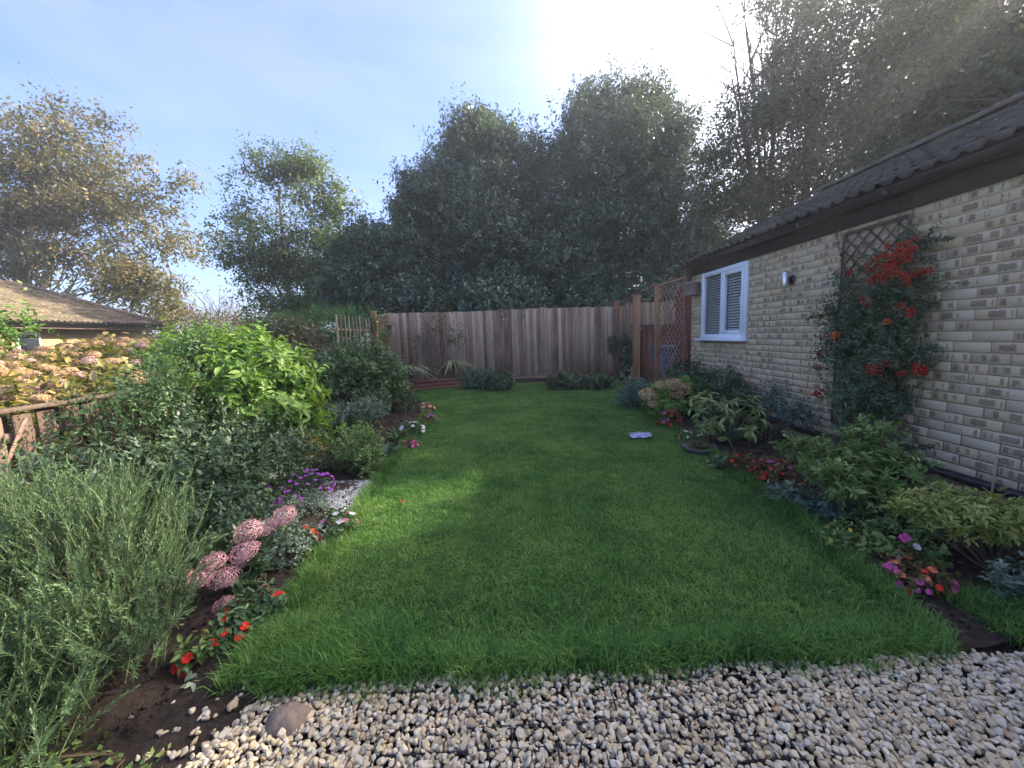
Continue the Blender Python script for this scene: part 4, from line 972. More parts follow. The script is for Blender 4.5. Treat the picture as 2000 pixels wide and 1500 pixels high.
def put(parent, name, meshes, pos, scale, out=None, rng=RNG, kind=None):
    for i, p_ in enumerate(pos):
        d = Vector(out[i]) if out is not None else Vector((rng.normal()*.3, rng.normal()*.3, 1))
        q = d.to_track_quat('Z', 'Y') @ Matrix.Rotation(rng.random()*6.28, 4, 'Z').to_quaternion()
        s = scale*rng.uniform(.8, 1.2)
        off = Vector((0, 0, 0)); qn = parent
        while qn is not None: off += qn.location; qn = qn.parent
        link(name, meshes[i % len(meshes)], parent, loc=Vector(p_)-off, rot=q.to_euler(), scale=(s, s, s))

def pt(px, py, rx, ry, Y, dep=None):
    """crown blob: leave room for the shoots that stick out of it"""
    return pb(px, py+6, max(rx-13, 8), max(ry-13, 8), Y, dep)
def pb(px, py, rx, ry, Y, dep=None):
    c = at(px, py, Y); k = Y/F_PX; return (c[0], c[1], c[2], rx*k, (dep if dep else (rx+ry)*.5*k), ry*k)

# ------------------------------------------------------------------ trees
GAPS = [(-.55, 3.3, .52), (-.50, 2.5, .44), (-.8, 4.3, .30), (-.75, 5.4, .30)]
def nrm_p(p): return p/p.sum()
def tree(name, label, base, h, r, blobs, n, nleaf, ln, wd, mat, bark, nlimb=40, length=.5, spread=.06, shell=.45, group=None, upb=.4, cat='tree', along=.7, droop=0., limbr=.05, trunk_top=None, zmin=.2, tpl=L4, jit=.25, clump=None):
    rng = np.random.default_rng(hash_(label) % 99991)
    base = np.array([base[0], base[1], -.03]); t = thing(name, label, cat, group, tuple(base))
    if clump:
        K, sg, sz = clump
        c0, o0 = sample_blobs(blobs, K, shell, zmin, rng, .12); kk = rng.choice(len(c0), n, p=nrm_p(rng.uniform(.4, 1.6, len(c0))))
        g = rng.normal(size=(n, 3)); g = g/np.maximum(1, np.linalg.norm(g, axis=1, keepdims=True)/1.7)
        cen = c0[kk]+g*[sg, sg, sz]*rng.uniform(.6, 1.25, len(c0))[kk][:, None]; out = nrm(o0[kk]+g*.6); tips0 = c0
    else:
        cen, out = sample_blobs(blobs, n, shell, zmin, rng, .12); tips0 = cen
    for gx, gy, gr_ in GAPS:                      # openings in the crowns that let sun flecks through to the lawn
        rel = cen-np.array([gx, gy, 0.]); sv = np.array(SUN_V); dist = np.linalg.norm(rel-(rel@sv)[:, None]*sv, axis=1); cen, out = cen[dist > gr_], out[dist > gr_]
    m = MB(); sprays(m, cen, out, nleaf, ln, wd, length, spread, rng, tpl, upb, droop, along=along, jit=jit); kid('crown', m, mat, t)
    tt = np.array(trunk_top if trunk_top is not None else (base[0]+rng.normal()*.2, base[1], h)); u = np.linspace(0, 1, 9)[:, None]
    mid = (base+tt)/2+np.array([rng.normal()*.2, rng.normal()*.2, 0]); tk = (1-u)**2*base+2*u*(1-u)*mid+u**2*tt
    m = MB(); m.tube(tk, np.linspace(r, r*.28, 9), 9)
    cen = tips0; idx = rng.choice(len(cen), min(nlimb, len(cen)), False)
    for k, i in enumerate(idx):
        tip = cen[i]; f = np.clip((tip[2]-base[2])/(tt[2]-base[2])*rng.uniform(.35, .75), .18, .97); s = tk[int(f*8)]
        mm = s*.5+tip*.5+np.array([0, 0, -.12*np.linalg.norm(tip-s)])*rng.uniform(-.8, 1); uu = np.linspace(0, 1, 7)[:, None]
        pts = (1-uu)**2*s+2*uu*(1-uu)*mm+uu**2*tip; pts[1:-1] += rng.normal(size=(5, 3))*.04*np.linalg.norm(tip-s)/3
        rr = limbr*rng.uniform(.6, 1.2)*(1 if k < nlimb*.3 else .45); m.tube(pts, np.linspace(rr, rr*.15, 7), 5, .5, False)
    kid('trunk', m, bark, t, True); return t

YB = 14.5
B1 = [pt(935, 320, 85, 80, YB), pt(905, 270, 48, 50, YB), pt(965, 270, 42, 55, YB), pt(860, 330, 48, 55, YB), pt(850, 400, 85, 75, YB), pt(950, 430, 120, 110, YB), pt(815, 440, 50, 50, YB+.5), pt(850, 520, 95, 80, YB), pt(960, 550, 120, 80, YB), pt(870, 600, 110, 45, YB-1), pt(980, 595, 110, 50, YB-1.8), pt(830, 605, 90, 40, YB-1.8)]
tree('evergreen_tree', 'dense dark evergreen tree behind the fence, the lower crown left of the tallest one', (-.6, 14.6), 5.5, .2, B1, 13000, 14, .115, .055, LM['evergreen'], BARK, 30, .42, .035, .30, 'evergreen trees behind the back fence', upb=.9, clump=(460, .30, .32))
YC = 15.0
B2 = [pt(1205, 235, 62, 62, YC), pt(1145, 250, 50, 55, YC), pt(1265, 230, 58, 60, YC), pt(1190, 310, 125, 100, YC), pt(1290, 310, 70, 100, YC), pt(1080, 310, 52, 55, YC), pt(1100, 400, 100, 105, YC), pt(1220, 440, 150, 105, YC), pt(1330, 430, 70, 85, YC), pt(1110, 530, 130, 80, YC-.5), pt(1260, 540, 140, 80, YC-.5), pt(1045, 330, 24, 55, YC), pt(1172, 170, 16, 34, YC), pt(1215, 165, 20, 30, YC), pt(1250, 165, 18, 30, YC), pt(1300, 185, 20, 40, YC), pt(1150, 195, 14, 32, YC), pt(1100, 600, 130, 45, YC-1.5), pt(1260, 600, 130, 45, YC-1.5), pt(1030, 350, 50, 70, YC), pt(1020, 300, 34, 50, YC), pt(1365, 500, 62, 75, YC), pt(1330, 590, 80, 50, YC-1.5)]
tree('evergreen_tree', 'tallest dense dark evergreen tree rising behind the middle of the fence', (4.2, 15.2), 7.5, .24, B2, 23000, 14, .115, .055, LM['evergreen'], BARK, 40, .42, .035, .30, 'evergreen trees behind the back fence', upb=.95, clump=(700, .32, .36))
B3 = [pb(730, 520, 65, 65, 13.5), pb(790, 500, 55, 70, 13.8), pb(700, 580, 60, 40, 13.3), pb(780, 580, 70, 45, 13.2), pb(815, 430, 30, 50, 14), pb(690, 470, 28, 34, 13.5)]
tree('hedge_tree', 'bushy green tree with small leaves between the birch and the evergreens', (-3.6, 13.6), 2.8, .12, B3, 4200, 13, .12, .06, LM['dark'], BARK, 24, .4, .05, .35, upb=.7, clump=(150, .28, .25))
# birch, mid left
YM = 15.5
B4 = [pt(560, 300, 42, 45, YM), pt(540, 350, 75, 45, YM), pt(600, 370, 70, 60, YM), pt(505, 425, 70, 45, YM), pt(620, 450, 75, 55, YM), pt(545, 500, 90, 60, YM), pt(460, 440, 45, 30, YM), pt(660, 400, 38, 28, YM), pt(520, 560, 55, 40, YM), pt(620, 545, 80, 50, YM), pt(440, 410, 25, 14, YM), pt(575, 270, 30, 24, YM), pb(560, 590, 80, 40, YM), pb(480, 500, 45, 30, YM), pb(650, 500, 60, 50, YM), pb(640, 590, 60, 40, YM)]
tree('birch_tree', 'airy green and gold tree with open outline left of the evergreens', (-7.9, 15.6), 7.0, .13, B4, 3600, 12, .12, .062, LM['birch'], BARK_PALE, 110, .45, .07, .75, upb=.35, limbr=.035, clump=(150, .42, .20))
# autumn tree, far left
YA = 17.0
B5 = [pt(70, 245, 90, 50, YA), pt(150, 300, 110, 70, YA), pt(20, 300, 90, 90, YA), pt(60, 400, 130, 90, YA), pt(210, 390, 90, 80, YA), pt(290, 400, 70, 55, YA), pt(300, 480, 90, 50, YA), pt(130, 500, 130, 60, YA), pt(250, 540, 80, 50, YA-1), pt(370, 470, 45, 25, YA), pt(-60, 380, 130, 170, YA), pt(60, 200, 40, 20, YA), pt(150, 225, 40, 18, YA), pt(310, 340, 45, 25, YA), pt(285, 590, 35, 30, YA-2)]
tree('autumn_tree', 'large spreading tree with gold brown leaves and pale limbs at the far left', (-20.3, 17.3), 7.5, .32, B5, 4600, 12, .14, .075, LM['autumn'], BARK_PALE, 90, .6, .09, .7, upb=.1, limbr=.085, droop=.2, clump=(170, .62, .28))
# right hand big trees, seen against the light
YR = 13.2
B6 = [pb(1600, 70, 100, 90, YR), pb(1740, 60, 120, 110, YR), pb(1560, 190, 100, 90, YR), pb(1700, 200, 130, 110, YR), pb(1850, 150, 140, 130, YR), pb(1490, 260, 70, 90, YR), pb(1600, 310, 110, 90, YR), pb(1480, 400, 80, 70, YR), pb(1430, 330, 32, 60, YR), pb(1560, 400, 60, 40, YR), pb(1760, 300, 90, 60, YR), pb(1650, -60, 150, 90, YR), pb(1820, -40, 150, 120, YR)]
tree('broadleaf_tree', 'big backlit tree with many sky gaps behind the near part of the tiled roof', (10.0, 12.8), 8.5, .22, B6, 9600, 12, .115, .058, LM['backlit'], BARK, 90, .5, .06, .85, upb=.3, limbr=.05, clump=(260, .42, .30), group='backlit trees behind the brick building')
B7 = [pb(1960, 120, 120, 170, 10.5), pb(1900, 230, 90, 70, 10.5), pb(2040, -60, 160, 140, 10.5), pb(1990, 20, 100, 90, 10.5)]
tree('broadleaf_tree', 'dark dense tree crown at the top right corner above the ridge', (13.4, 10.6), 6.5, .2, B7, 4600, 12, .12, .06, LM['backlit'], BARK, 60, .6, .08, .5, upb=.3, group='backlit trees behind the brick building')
B8 = [(10.6, 7.6, 6.6, 1.8, 1.7, 2.4), (10.8, 5.6, 6.4, 1.8, 1.7, 2.5), (11.2, 3.4, 6.2, 1.8, 1.8, 2.5), (10.4, 9.4, 6.2, 1.6, 1.4, 2.2)]
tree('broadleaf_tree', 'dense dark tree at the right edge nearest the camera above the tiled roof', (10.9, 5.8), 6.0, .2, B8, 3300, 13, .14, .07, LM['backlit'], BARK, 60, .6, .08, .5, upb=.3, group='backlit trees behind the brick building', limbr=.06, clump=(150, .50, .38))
# young sprouting branches without leaves above the roof trees
def bare(name, label, base, tips, r0, mat, cat='tree', fork=3, seed=1, spreadf=.18, tw=.004):
    rng = np.random.default_rng(seed); base = np.array(base, float); t = thing(name, label, cat, None, tuple(base)); m = MB()
    for tp in tips:
        tp = np.array(tp); L = np.linalg.norm(tp-base); mid = base*.5+tp*.5+np.array([rng.normal()*.06*L, 0, .10*L]); u = np.linspace(0, 1, 12)[:, None]; pts = (1-u)**2*base+2*u*(1-u)*mid+u**2*tp
        m.tube(pts, np.linspace(r0, tw, 12), 5, .5, False)
        for k in range(fork):
            i = rng.integers(4, 10); s = pts[i]; e = s+(tp-s)*rng.uniform(.5, .95)+rng.normal(size=3)*spreadf*L; mm = (s+e)/2+rng.normal(size=3)*.05*L; u2 = np.linspace(0, 1, 7)[:, None]; p2 = (1-u2)**2*s+2*u2*(1-u2)*mm+u2**2*e
            m.tube(p2, np.linspace(r0*.4, tw*.8, 7), 4, .5, False)
            for _ in range(2):
                s2 = p2[rng.integers(2, 6)]; e2 = s2+rng.normal(size=3)*spreadf*.5*L+[0, 0, .06*L]; m.tube([s2, (s2+e2)/2+rng.normal(size=3)*.02*L, e2], np.linspace(r0*.2, tw*.6, 3), 4, .5, False)
    kid('branches', m, mat, t, True); return t
bs = at(1500, 330, 13.5)
bare('bare_tree', 'leafless grey branches rising above the roof trees near the bright sky gap', (bs[0], 13.5, bs[2]-2.2), [at(x, y, 13.5+RNG.normal()*.4) for x, y in ((1418, 80), (1425, -30), (1450, 10), (1475, -60), (1510, -80), (1535, 0), (1425, 130), (1590, -80), (1408, 190), (1560, 40), (1465, 60), (1440, -60))], .055, BARK, fork=6, seed=5, spreadf=.10)
bare('bare_shrub', 'twiggy leafless shrub against the pale sky behind the flat roofed shed', (-13.4, 18.5, 0), [at(x, y, 18.5) for x, y in ((370, 585), (395, 570), (410, 592), (430, 565), (440, 590), (350, 600), (455, 575), (385, 600), (425, 610))], .05, BARK, 'shrub', 7, 8, .12)
bare('bare_shrub', 'second twiggy shrub with purple tinge right behind the far tan fence', (-10.9, 17.5, 0), [at(x, y, 17.5) for x, y in ((450, 590), (470, 575), (490, 595), (510, 590), (480, 610), (525, 605), (505, 575))], .05, BARK, 'shrub', 7, 9, .12)
Bx = [pb(315, 655, 40, 34, 17.5), pb(330, 610, 50, 25, 20), pb(400, 635, 60, 14, 21), pb(470, 635, 50, 14, 21)]
bush('distant_shrub', 'olive and tan shrubs on the skyline beyond the flat roofed shed', (-15, 21), Bx, 700, 10, .14, .07, LM['autumn'], length=.4, spread=.06, shell=.6)

# ------------------------------------------------------------------ left side shrubs and plants
B = [pb(560, 650, 60, 30, 9.2), pb(640, 640, 65, 32, 9.0), pb(700, 625, 42, 18, 9.3), pb(600, 690, 60, 40, 8.8), pb(520, 665, 35, 30, 9.2), pb(700, 670, 50, 40, 9.7), pb(650, 690, 40, 35, 9.4)]
bush('conifer_hedge', 'feathery bright green conifer hedge behind the slatted screen', (-4.4, 9.2), B, 3000, 16, .05, .018, LM['conifer'], 'hedge', .22, .012, upb=.25, shell=.3, along=1)
B = [pb(600, 690, 60, 50, 7.4), pb(560, 665, 50, 35, 7.6), pb(640, 730, 45, 40, 7.0), pb(585, 730, 40, 35, 7.2)]
bush('copper_shrub', 'tall shrub with coppery red young leaves behind the low fence', (-3.9, 7.4), B, 800, 11, .075, .030, LM['photinia'], 'shrub', .2, .02, L4, nst=30, upb=.8, shell=.6)
B = [(-2.40, 5.9, .55, .60, .6, .48), (-2.25, 6.7, .55, .5, .6, .42), (-2.7, 5.3, .5, .3, .5, .4), pb(700, 715, 75, 40, 6.3), pb(740, 740, 50, 45, 6.6)]
bush('leafy_shrub', 'large mid green shrub filling the left bed in front of the slatted screen', (-2.35, 6.1), B, 1900, 12, .062, .027, LM['mid'], 'shrub', .16, .015, L8, nst=40, upb=.6, shell=.4)
B = [pb(765, 785, 48, 32, 6.9), pb(735, 765, 40, 35, 6.8)]
bush('dark_shrub', 'low blue tinged dark shrub at the right end of the left shrubs', (-1.9, 6.9), B, 650, 12, .045, .02, LM['dark'], 'shrub', .1, .012, upb=.6)
B = [pb(715, 805, 45, 22, 5.2), pb(650, 812, 50, 18, 5.0)]
bush('silver_shrub', 'small silvery grey leaved shrub under the large green shrub', (-1.9, 5.2), B, 520, 12, .03, .012, LM['greygreen'], 'shrub', .08, .012, upb=.6)
# overhanging bright green shrub
B = [(-2.75, 4.2, .95, .62, .7, .38), (-3.2, 4.5, 1.05, .6, .7, .38), (-2.45, 4.0, .68, .45, .5, .36), (-2.3, 4.1, .42, .38, .4, .3), (-3.6, 4.9, 1.05, .5, .6, .35)]
bush('bright_shrub', 'bright lime green leafy shrub spilling over the low fence in full sun', (-3.1, 4.4), B, 1250, 10, .10, .045, LM['bright'], 'shrub', .16, .02, L8, nst=40, upb=.35, shell=.3, droop=.35)
# hydrangea beyond the fence
B = [(-3.7, 2.6, .62, .6, .7, .38), (-3.6, 3.6, .72, .5, .7, .38), (-4.6, 3.2, .78, .8, 1.0, .40), (-4.5, 4.8, .92, .8, 1.1, .38), (-5.6, 4.2, .88, .9, 1.2, .40), (-4.0, 5.6, .95, .6, .8, .36), (-5.3, 6.0, 1.0, .9, 1.0, .36), (-3.4, 1.9, .60, .35, .6, .30), (-6.4, 6.6, 1.0, 1.0, 1.0, .36)]
rh = np.random.default_rng(5); ht = bush('hydrangea_hedge', 'long hydrangea hedge with faded pink brown heads beyond the low fence', (-4.6, 4.2), B, 1500, 8, .085, .05, LM['hydra'], 'hydrangea', .14, .03, L8, nst=40, upb=.4, shell=.25)
hm = [head_mesh(PM['hydr'], 130, .20, .7) for _ in range(3)]+[head_mesh(PM['hydrpink'], 130, .20, .7)]
cen, out = sample_blobs(B, 1500, .04, .6, rh); kx = (cen[:, 2] > .72) & (out[:, 2] > .1); cen, out = cen[kx][:295], out[kx][:295]
put(ht, 'flower_head', hm, cen+out*.05+[0, 0, .05], .055, nrm(out+[0, 0, .9]), rh)
B = [pb(10, 665, 30, 30, 5.0), pb(50, 635, 14, 25, 5.0), pb(-20, 700, 40, 50, 4.8)]
bush('climbing_rose', 'loose green sprigs standing above the hydrangea at the left edge', (-6.4, 5.0), B, 90, 9, .075, .035, LM['bright'], 'shrub', .2, .02, L4, nst=14, upb=.9, shell=.9)
# dark shade shrubs in front of fence
B = [(-2.55, 2.35, .42, .35, .5, .35), (-2.6, 3.2, .45, .35, .5, .38), (-2.1, 2.75, .30, .35, .5, .28), (-2.2, 3.4, .30, .4, .5, .28), (-1.8, 2.3, .15, .3, .35, .2)]
bush('shade_shrub', 'dark fine leaved shrub in deep shade below the low fence', (-2.4, 2.9), B, 2000, 12, .045, .018, LM['dark'], 'shrub', .12, .012, L4, nst=50, upb=.5, shell=.4)
B = [pb(290, 790, 75, 38, 3.0), pb(210, 830, 60, 40, 2.7), pb(390, 700, 45, 55, 3.9), pb(330, 760, 60, 40, 3.3)]
bush('jasmine', 'thin wispy grey green shoots growing up across the low fence', (-2.85, 3.0), B, 420, 14, .036, .014, LM['mid'], 'climber', .22, .012, L4, nst=60, upb=.8, shell=.8)
B = [(-2.0, 3.7, .22, .35, .35, .22), (-1.95, 3.2, .18, .3, .3, .16)]
bush('ground_shrub', 'low mottled green and cream shrub at the back of the purple daisies', (-2.0, 3.4), B, 420, 12, .028, .014, LM['dark'], 'shrub', .08, .01)
# yellow euonymus
g = gnd(605, 925); bush('golden_euonymus', 'small shrub with golden yellow leaves in the left bed', g, [(g[0], g[1], .20, .15, .15, .17)], 170, 12, .026, .015, LM['gold'], 'shrub', .07, .008, nst=20, upb=1.0)
g = gnd(690, 930); bush('small_conifer', 'feathery fresh green bush beside the golden yellow shrub', g, [(g[0], g[1]+.1, .22, .24, .22, .20), (g[0]+.12, g[1], .12, .15, .15, .1)], 420, 15, .03, .013, LM['azalea'], 'shrub', .13, .008, nst=25, upb=.9)
def rosette(name, label, base, n, ln, wd, mat, cat='plant', tilt=(.3, 1.1), seed=1, group=None, tpl=L8, part='leaf'):
    """clump of single leaves fanning from the base, each leaf a part"""
    rng = np.random.default_rng(seed); t = thing(name, label, cat, group, tuple(base))
    ms = []
    for i in range(4):
        m = MB(); v = tpl[0].copy()*[wd, ln, ln*rng.uniform(.8, 1.6)]; m.add(v, tpl[1], (i+.5)/4, tpl[0]); ms.append(m.mesh('leaf', mat))
    for i in range(n):
        az = i*2.4+rng.normal()*.3; el = rng.uniform(*tilt); d = np.array([math.cos(az)*math.cos(el), math.sin(az)*math.cos(el), math.sin(el)]); up = np.array([-math.cos(az)*math.sin(el), -math.sin(az)*math.sin(el), math.cos(el)])
        M = frames(d[None], up[None])[0]; s = rng.uniform(.7, 1.15)
        link(part, ms[i % 4], t, loc=Vector((d[0], d[1], .3+.3*d[2]))*ln*.15, rot=Matrix(M.tolist()).to_euler(), scale=(s, s, s))
    return t
rosette('hosta', 'green plant with pointed arching leaves beside the bright feathery bush', gnd(752, 895), 26, .20, .055, LM['bluegreen'], seed=2)
rosette('hosta', 'dark green leafy clump between the pink flowers and the pointed leaf plant', gnd(778, 862), 30, .20, .05, LM['mid'], seed=3)
g = gnd(735, 912); rosette('pale_seedling', 'tiny cream and green leaved plant right of the feathery bush', g, 9, .07, .03, LM['pale'], seed=4)

def bedding(name, label, base, r, h, leafm, colours, nfl, fs, seed, leaf=(.035, .018), nl=60, group=None, npet=5, cat='flower', stemm=None, flat=.6):
    rng = np.random.default_rng(seed); t = thing(name, label, cat, group, (base[0], base[1], 0)); b = np.array([base[0], base[1], h*.5, r, r, h*.5])
    cen, out = sample_blobs([b], nl, .35, .01, rng); m = MB(); sprays(m, cen, out, 7, leaf[0], leaf[1], .05, .006, rng, L8, .6); kid('foliage', m, leafm, t)
    m = MB(); stems(m, np.array([base[0], base[1], .02]), cen[:14], .003, .002, rng); kid('stem', m, stemm or STEM_GREEN, t, True)
    fm = [[flower_mesh(PM[c], npet) for _ in range(2)] for c in colours]
    cen, out = sample_blobs([b], nfl*8+8, .02, h*.35, rng); cen, out = cen[:int(nfl*1.35)], out[:int(nfl*1.35)]
    for i in range(len(cen)):
        put(t, 'flower', fm[i % len(colours)], [cen[i]+out[i]*.015], fs*.8, [nrm(out[i]+np.array([0, -.25, .5]))], rng)
    return t
bedding('busy_lizzie', 'scarlet busy lizzies with green leaves at the lawn edge below the pink sedum', gnd(500, 1222), .12, .12, LM['mid'], ['red'], 11, .026, 31, group='flowers along the left lawn edge', nl=70)
bedding('busy_lizzie', 'scarlet busy lizzies on dark soil under the tips of the rosemary', gnd(450, 1265), .10, .10, LM['mid'], ['red'], 6, .024, 32, nl=30, group='flowers along the left lawn edge')
bedding('busy_lizzie', 'two bright red blooms nearest the pebbles with yellowing leaves', gnd(385, 1300), .055, .09, LM['azalea'], ['red'], 4, .026, 33, nl=16, group='flowers along the left lawn edge')
bedding('busy_lizzie', 'single coral bloom lying on bare soil near the pebbles', gnd(355, 1345), .02, .04, LM['greygreen'], ['coral'], 2, .022, 34, nl=4, group='flowers along the left lawn edge')
bedding('busy_lizzie', 'orange red flowers in front of the small leaved grey green clump', gnd(598, 1075), .07, .14, LM['mid'], ['orange', 'red'], 7, .028, 35, nl=18, group='flowers along the left lawn edge')
bedding('busy_lizzie', 'mixed pink, white and red flowers right next to the granite slab', gnd(662, 1050), .12, .15, LM['mid'], ['pink', 'white', 'red', 'white', 'pink'], 13, .030, 36, nl=50, group='flowers along the left lawn edge')
bedding('variegated_plant', 'low cream edged plant between two groups of bright flowers', gnd(620, 1068), .10, .09, LM['greygreen'], ['coral'], 2, .016, 37, leaf=(.022, .013), nl=80)
bedding('white_pansies', 'white flowers with green leaves further up the left lawn edge', gnd(805, 852), .16, .17, LM['mid'], ['white'], 9, .04, 38, nl=50, group='flowers along the left lawn edge', leaf=(.06, .02))
bedding('pink_begonia', 'small pink blooms just below the white flowers', gnd(806, 862)+[.05, -.35, 0], .09, .09, LM['bronze'], ['pink'], 8, .03, 39, nl=24, group='flowers along the left lawn edge')
bedding('magenta_begonia', 'magenta blooms between the white and the salmon flowers', gnd(838, 825)+[0, -.1, 0], .13, .12, LM['bronze'], ['pink', 'magenta'], 10, .04, 40, nl=30, group='flowers along the left lawn edge')
bedding('salmon_begonia', 'salmon blooms furthest away on the left lawn edge', gnd(832, 808)+[0, .05, 0], .13, .16, LM['mid'], ['coral'], 8, .05, 41, nl=30, group='flowers along the left lawn edge')
# asters
g = gnd(575, 985); t = bedding('purple_asters', 'purple daisies arching over the bed left of the granite slab', (g[0], g[1]), .30, .24, LM['dark'], ['magenta'], 75, .020, 42, leaf=(.03, .007), nl=130, npet=9)
g = gnd(585, 1010); bush('silver_thyme', 'low grey flowering plant in front of the granite slab', (g[0], g[1]), [(g[0], g[1], .07, .22, .16, .09)], 240, 12, .020, .007, LM['greygreen'], 'plant', .06, .008)
# small variegated shrub
g = gnd(535, 1120); bush('variegated_shrub', 'small leaved grey green shrub right of the pink sedum heads', (g[0], g[1]+.05), [(g[0], g[1]+.08, .12, .15, .15, .15), (g[0]-.1, g[1]+.05, .10, .1, .1, .1)], 360, 12, .020, .012, LM['greygreen'], 'shrub', .06, .006)
# sedum
sd_ = thing('sedum', 'sedum with domed dusty pink flower heads beside the rosemary', 'sedum', None, (-1.33, 1.9, 0)); SH = [head_mesh(PM['sedum'], 420, .10, .62, lump=16, rough=.07) for _ in range(4)]
heads = [(556, 1004, 22, 2.15), (485, 1034, 26, 2.05), (520, 1028, 22, 2.12), (477, 1075, 26, 1.98), (417, 1095, 24, 1.90), (435, 1126, 27, 1.85), (392, 1125, 26, 1.84), (352, 1128, 26, 1.82), (437, 1180, 20, 1.78), (545, 1020, 14, 2.2), (505, 1060, 16, 2.1), (468, 1098, 16, 2.0)]
ms = MB(); lf_ = MB(); rr = np.random.default_rng(6)
for i, (x, y, r_, Y) in enumerate(heads):
    p_ = at(x, y, Y); s = size(r_, Y)*.95; o = link('flower_head', SH[i % 4], sd_, loc=Vector(p_-[0, 0, s*.2])-sd_.location, rot=Matrix(((Matrix.Rotation(.3+rr.normal()*.12, 3, 'X') @ Matrix.Rotation(rr.random()*6, 3, 'Z')))).to_euler(), scale=(s, s, s))
    b_ = np.array([-1.36+rr.normal()*.05, 2.0+rr.normal()*.05, .02]); tip = p_-[0, 0, s*.25]; u = np.linspace(0, 1, 7)[:, None]; mid = np.array([b_[0]*.5+tip[0]*.5, b_[1]*.5+tip[1]*.5, tip[2]*.6]); pts = (1-u)**2*b_+2*u*(1-u)*mid+u**2*tip; ms.tube(pts, np.linspace(.006, .004, 7), 6)
    for q in pts[2:6]:
        dd = rdir(2, rr)*[1, 1, .3]; lf_.scatter(L8[0], L8[1], np.repeat(q[None], 2, 0), frames(dd, np.array([[0, 0, 1.]]*2)), np.array([[.035, .075, .05]]*2)*rr.uniform(.8, 1.2), rr.random(2))
    for _ in range(7):
        a = rr.random()*6.28; e = p_+np.array([math.cos(a), math.sin(a), -.3])*s*.55; ms.tube([tip-[0, 0, s*.4], e], [.0025, .002], 4)
kid('stem', ms, STEM_GREEN, sd_, True); kid('foliage', lf_, LM['mid'], sd_)
g0 = at(405, 1060, 2.25); rosette('fleshy_plant', 'fleshy bright green leaves behind the pink sedum and the rosemary', (g0[0], 2.25, g0[2]-.12), 30, .15, .075, LM['bright'], tilt=(.2, 1.4), seed=9)
m = MB(); cen = np.array([at(x, y, 2.2) for x, y in ((480, 1010), (400, 1040), (440, 1025))]); 
# rosemary, close to the camera
RB = [(-1.70, 1.50, .40, .38, .38, .30), (-2.0, 1.55, .42, .45, .45, .30), (-1.52, 1.36, .26, .23, .24, .20), (-1.60, 1.12, .20, .26, .22, .18), (-1.95, 1.15, .28, .4, .3, .26), (-2.3, 1.4, .42, .4, .5, .30), (-1.52, 1.0, .12, .2, .14, .12), (-1.75, .95, .2, .3, .2, .18)]
rr = np.random.default_rng(77); ro = thing('rosemary_bush', 'big grey green rosemary bush filling the lower left corner', 'rosemary', None, (-1.7, 1.4, 0))
cen, out = sample_blobs(RB, 2700, .38, .05, rr); n = len(cen); ax = nrm(out*.55+np.array([0, 0, 1.0])+rr.normal(size=(n, 3))*.28)
L_ = rr.uniform(.10, .21, n); mN = MB(); mS = MB(); nn_ = 50
bend = rr.normal(size=(n, 3))*.16+np.array([0, 0, .1])
tt = np.linspace(0, 1, nn_); C = cen[:, None]+ax[:, None]*(tt[None, :, None]*L_[:, None, None])+bend[:, None]*((tt**2)[None, :, None]*L_[:, None, None]); A = nrm(ax[:, None]+2*bend[:, None]*tt[None, :, None])
C = C.reshape(-1, 3); A = A.reshape(-1, 3); M_ = len(C); side = nrm(np.cross(A, rdir(M_, rr))); tl = np.tile(tt, n); d = nrm(side*(1.0-.55*tl)[:, None]+A*(.55+.6*tl)[:, None])
ln_ = (.024*(1-.45*tl**2)*rr.uniform(.75, 1.2, M_)); rn = np.clip(np.repeat(rr.random(n)*.5, nn_)+.3*tl+.2*rr.random(M_), 0, 1)
NQ = np.array([(-.5, 0, 0), (.5, 0, 0), (.38, .7, .0), (0, 1, -.04), (-.38, .7, 0)])
mN.scatter(NQ, [(0, 1, 2, 3, 4)], C, frames(d, A), np.stack([np.full(M_, .0036), ln_, ln_], 1), rn)
for i in range(n): mS.tube([cen[i]-ax[i]*.05, cen[i]+ax[i]*L_[i]*.5+bend[i]*L_[i]*.25, cen[i]+ax[i]*L_[i]+bend[i]*L_[i]], [.0022, .0018, .001], 4, .5, False)
kid('foliage', mN, LM['rosemary'], ro); kid('sprig_stem', mS, STEM_GREEN, ro)
m = MB(); stems(m, np.array([-1.75, 1.5, 0.]), cen[:40], .007, .003, rr, .05); kid('stem', m, STEM, ro, True)
# low weeds at the rosemary's foot
g = gnd(250, 1480); bush('low_weeds', 'sprawling small green weeds at the foot of the rosemary', (g[0], g[1]), [(-1.45, 1.02, .04, .25, .12, .05), (-1.2, 1.0, .03, .14, .1, .03)], 120, 8, .022, .013, LM['azalea'], 'plant', .05, .01)
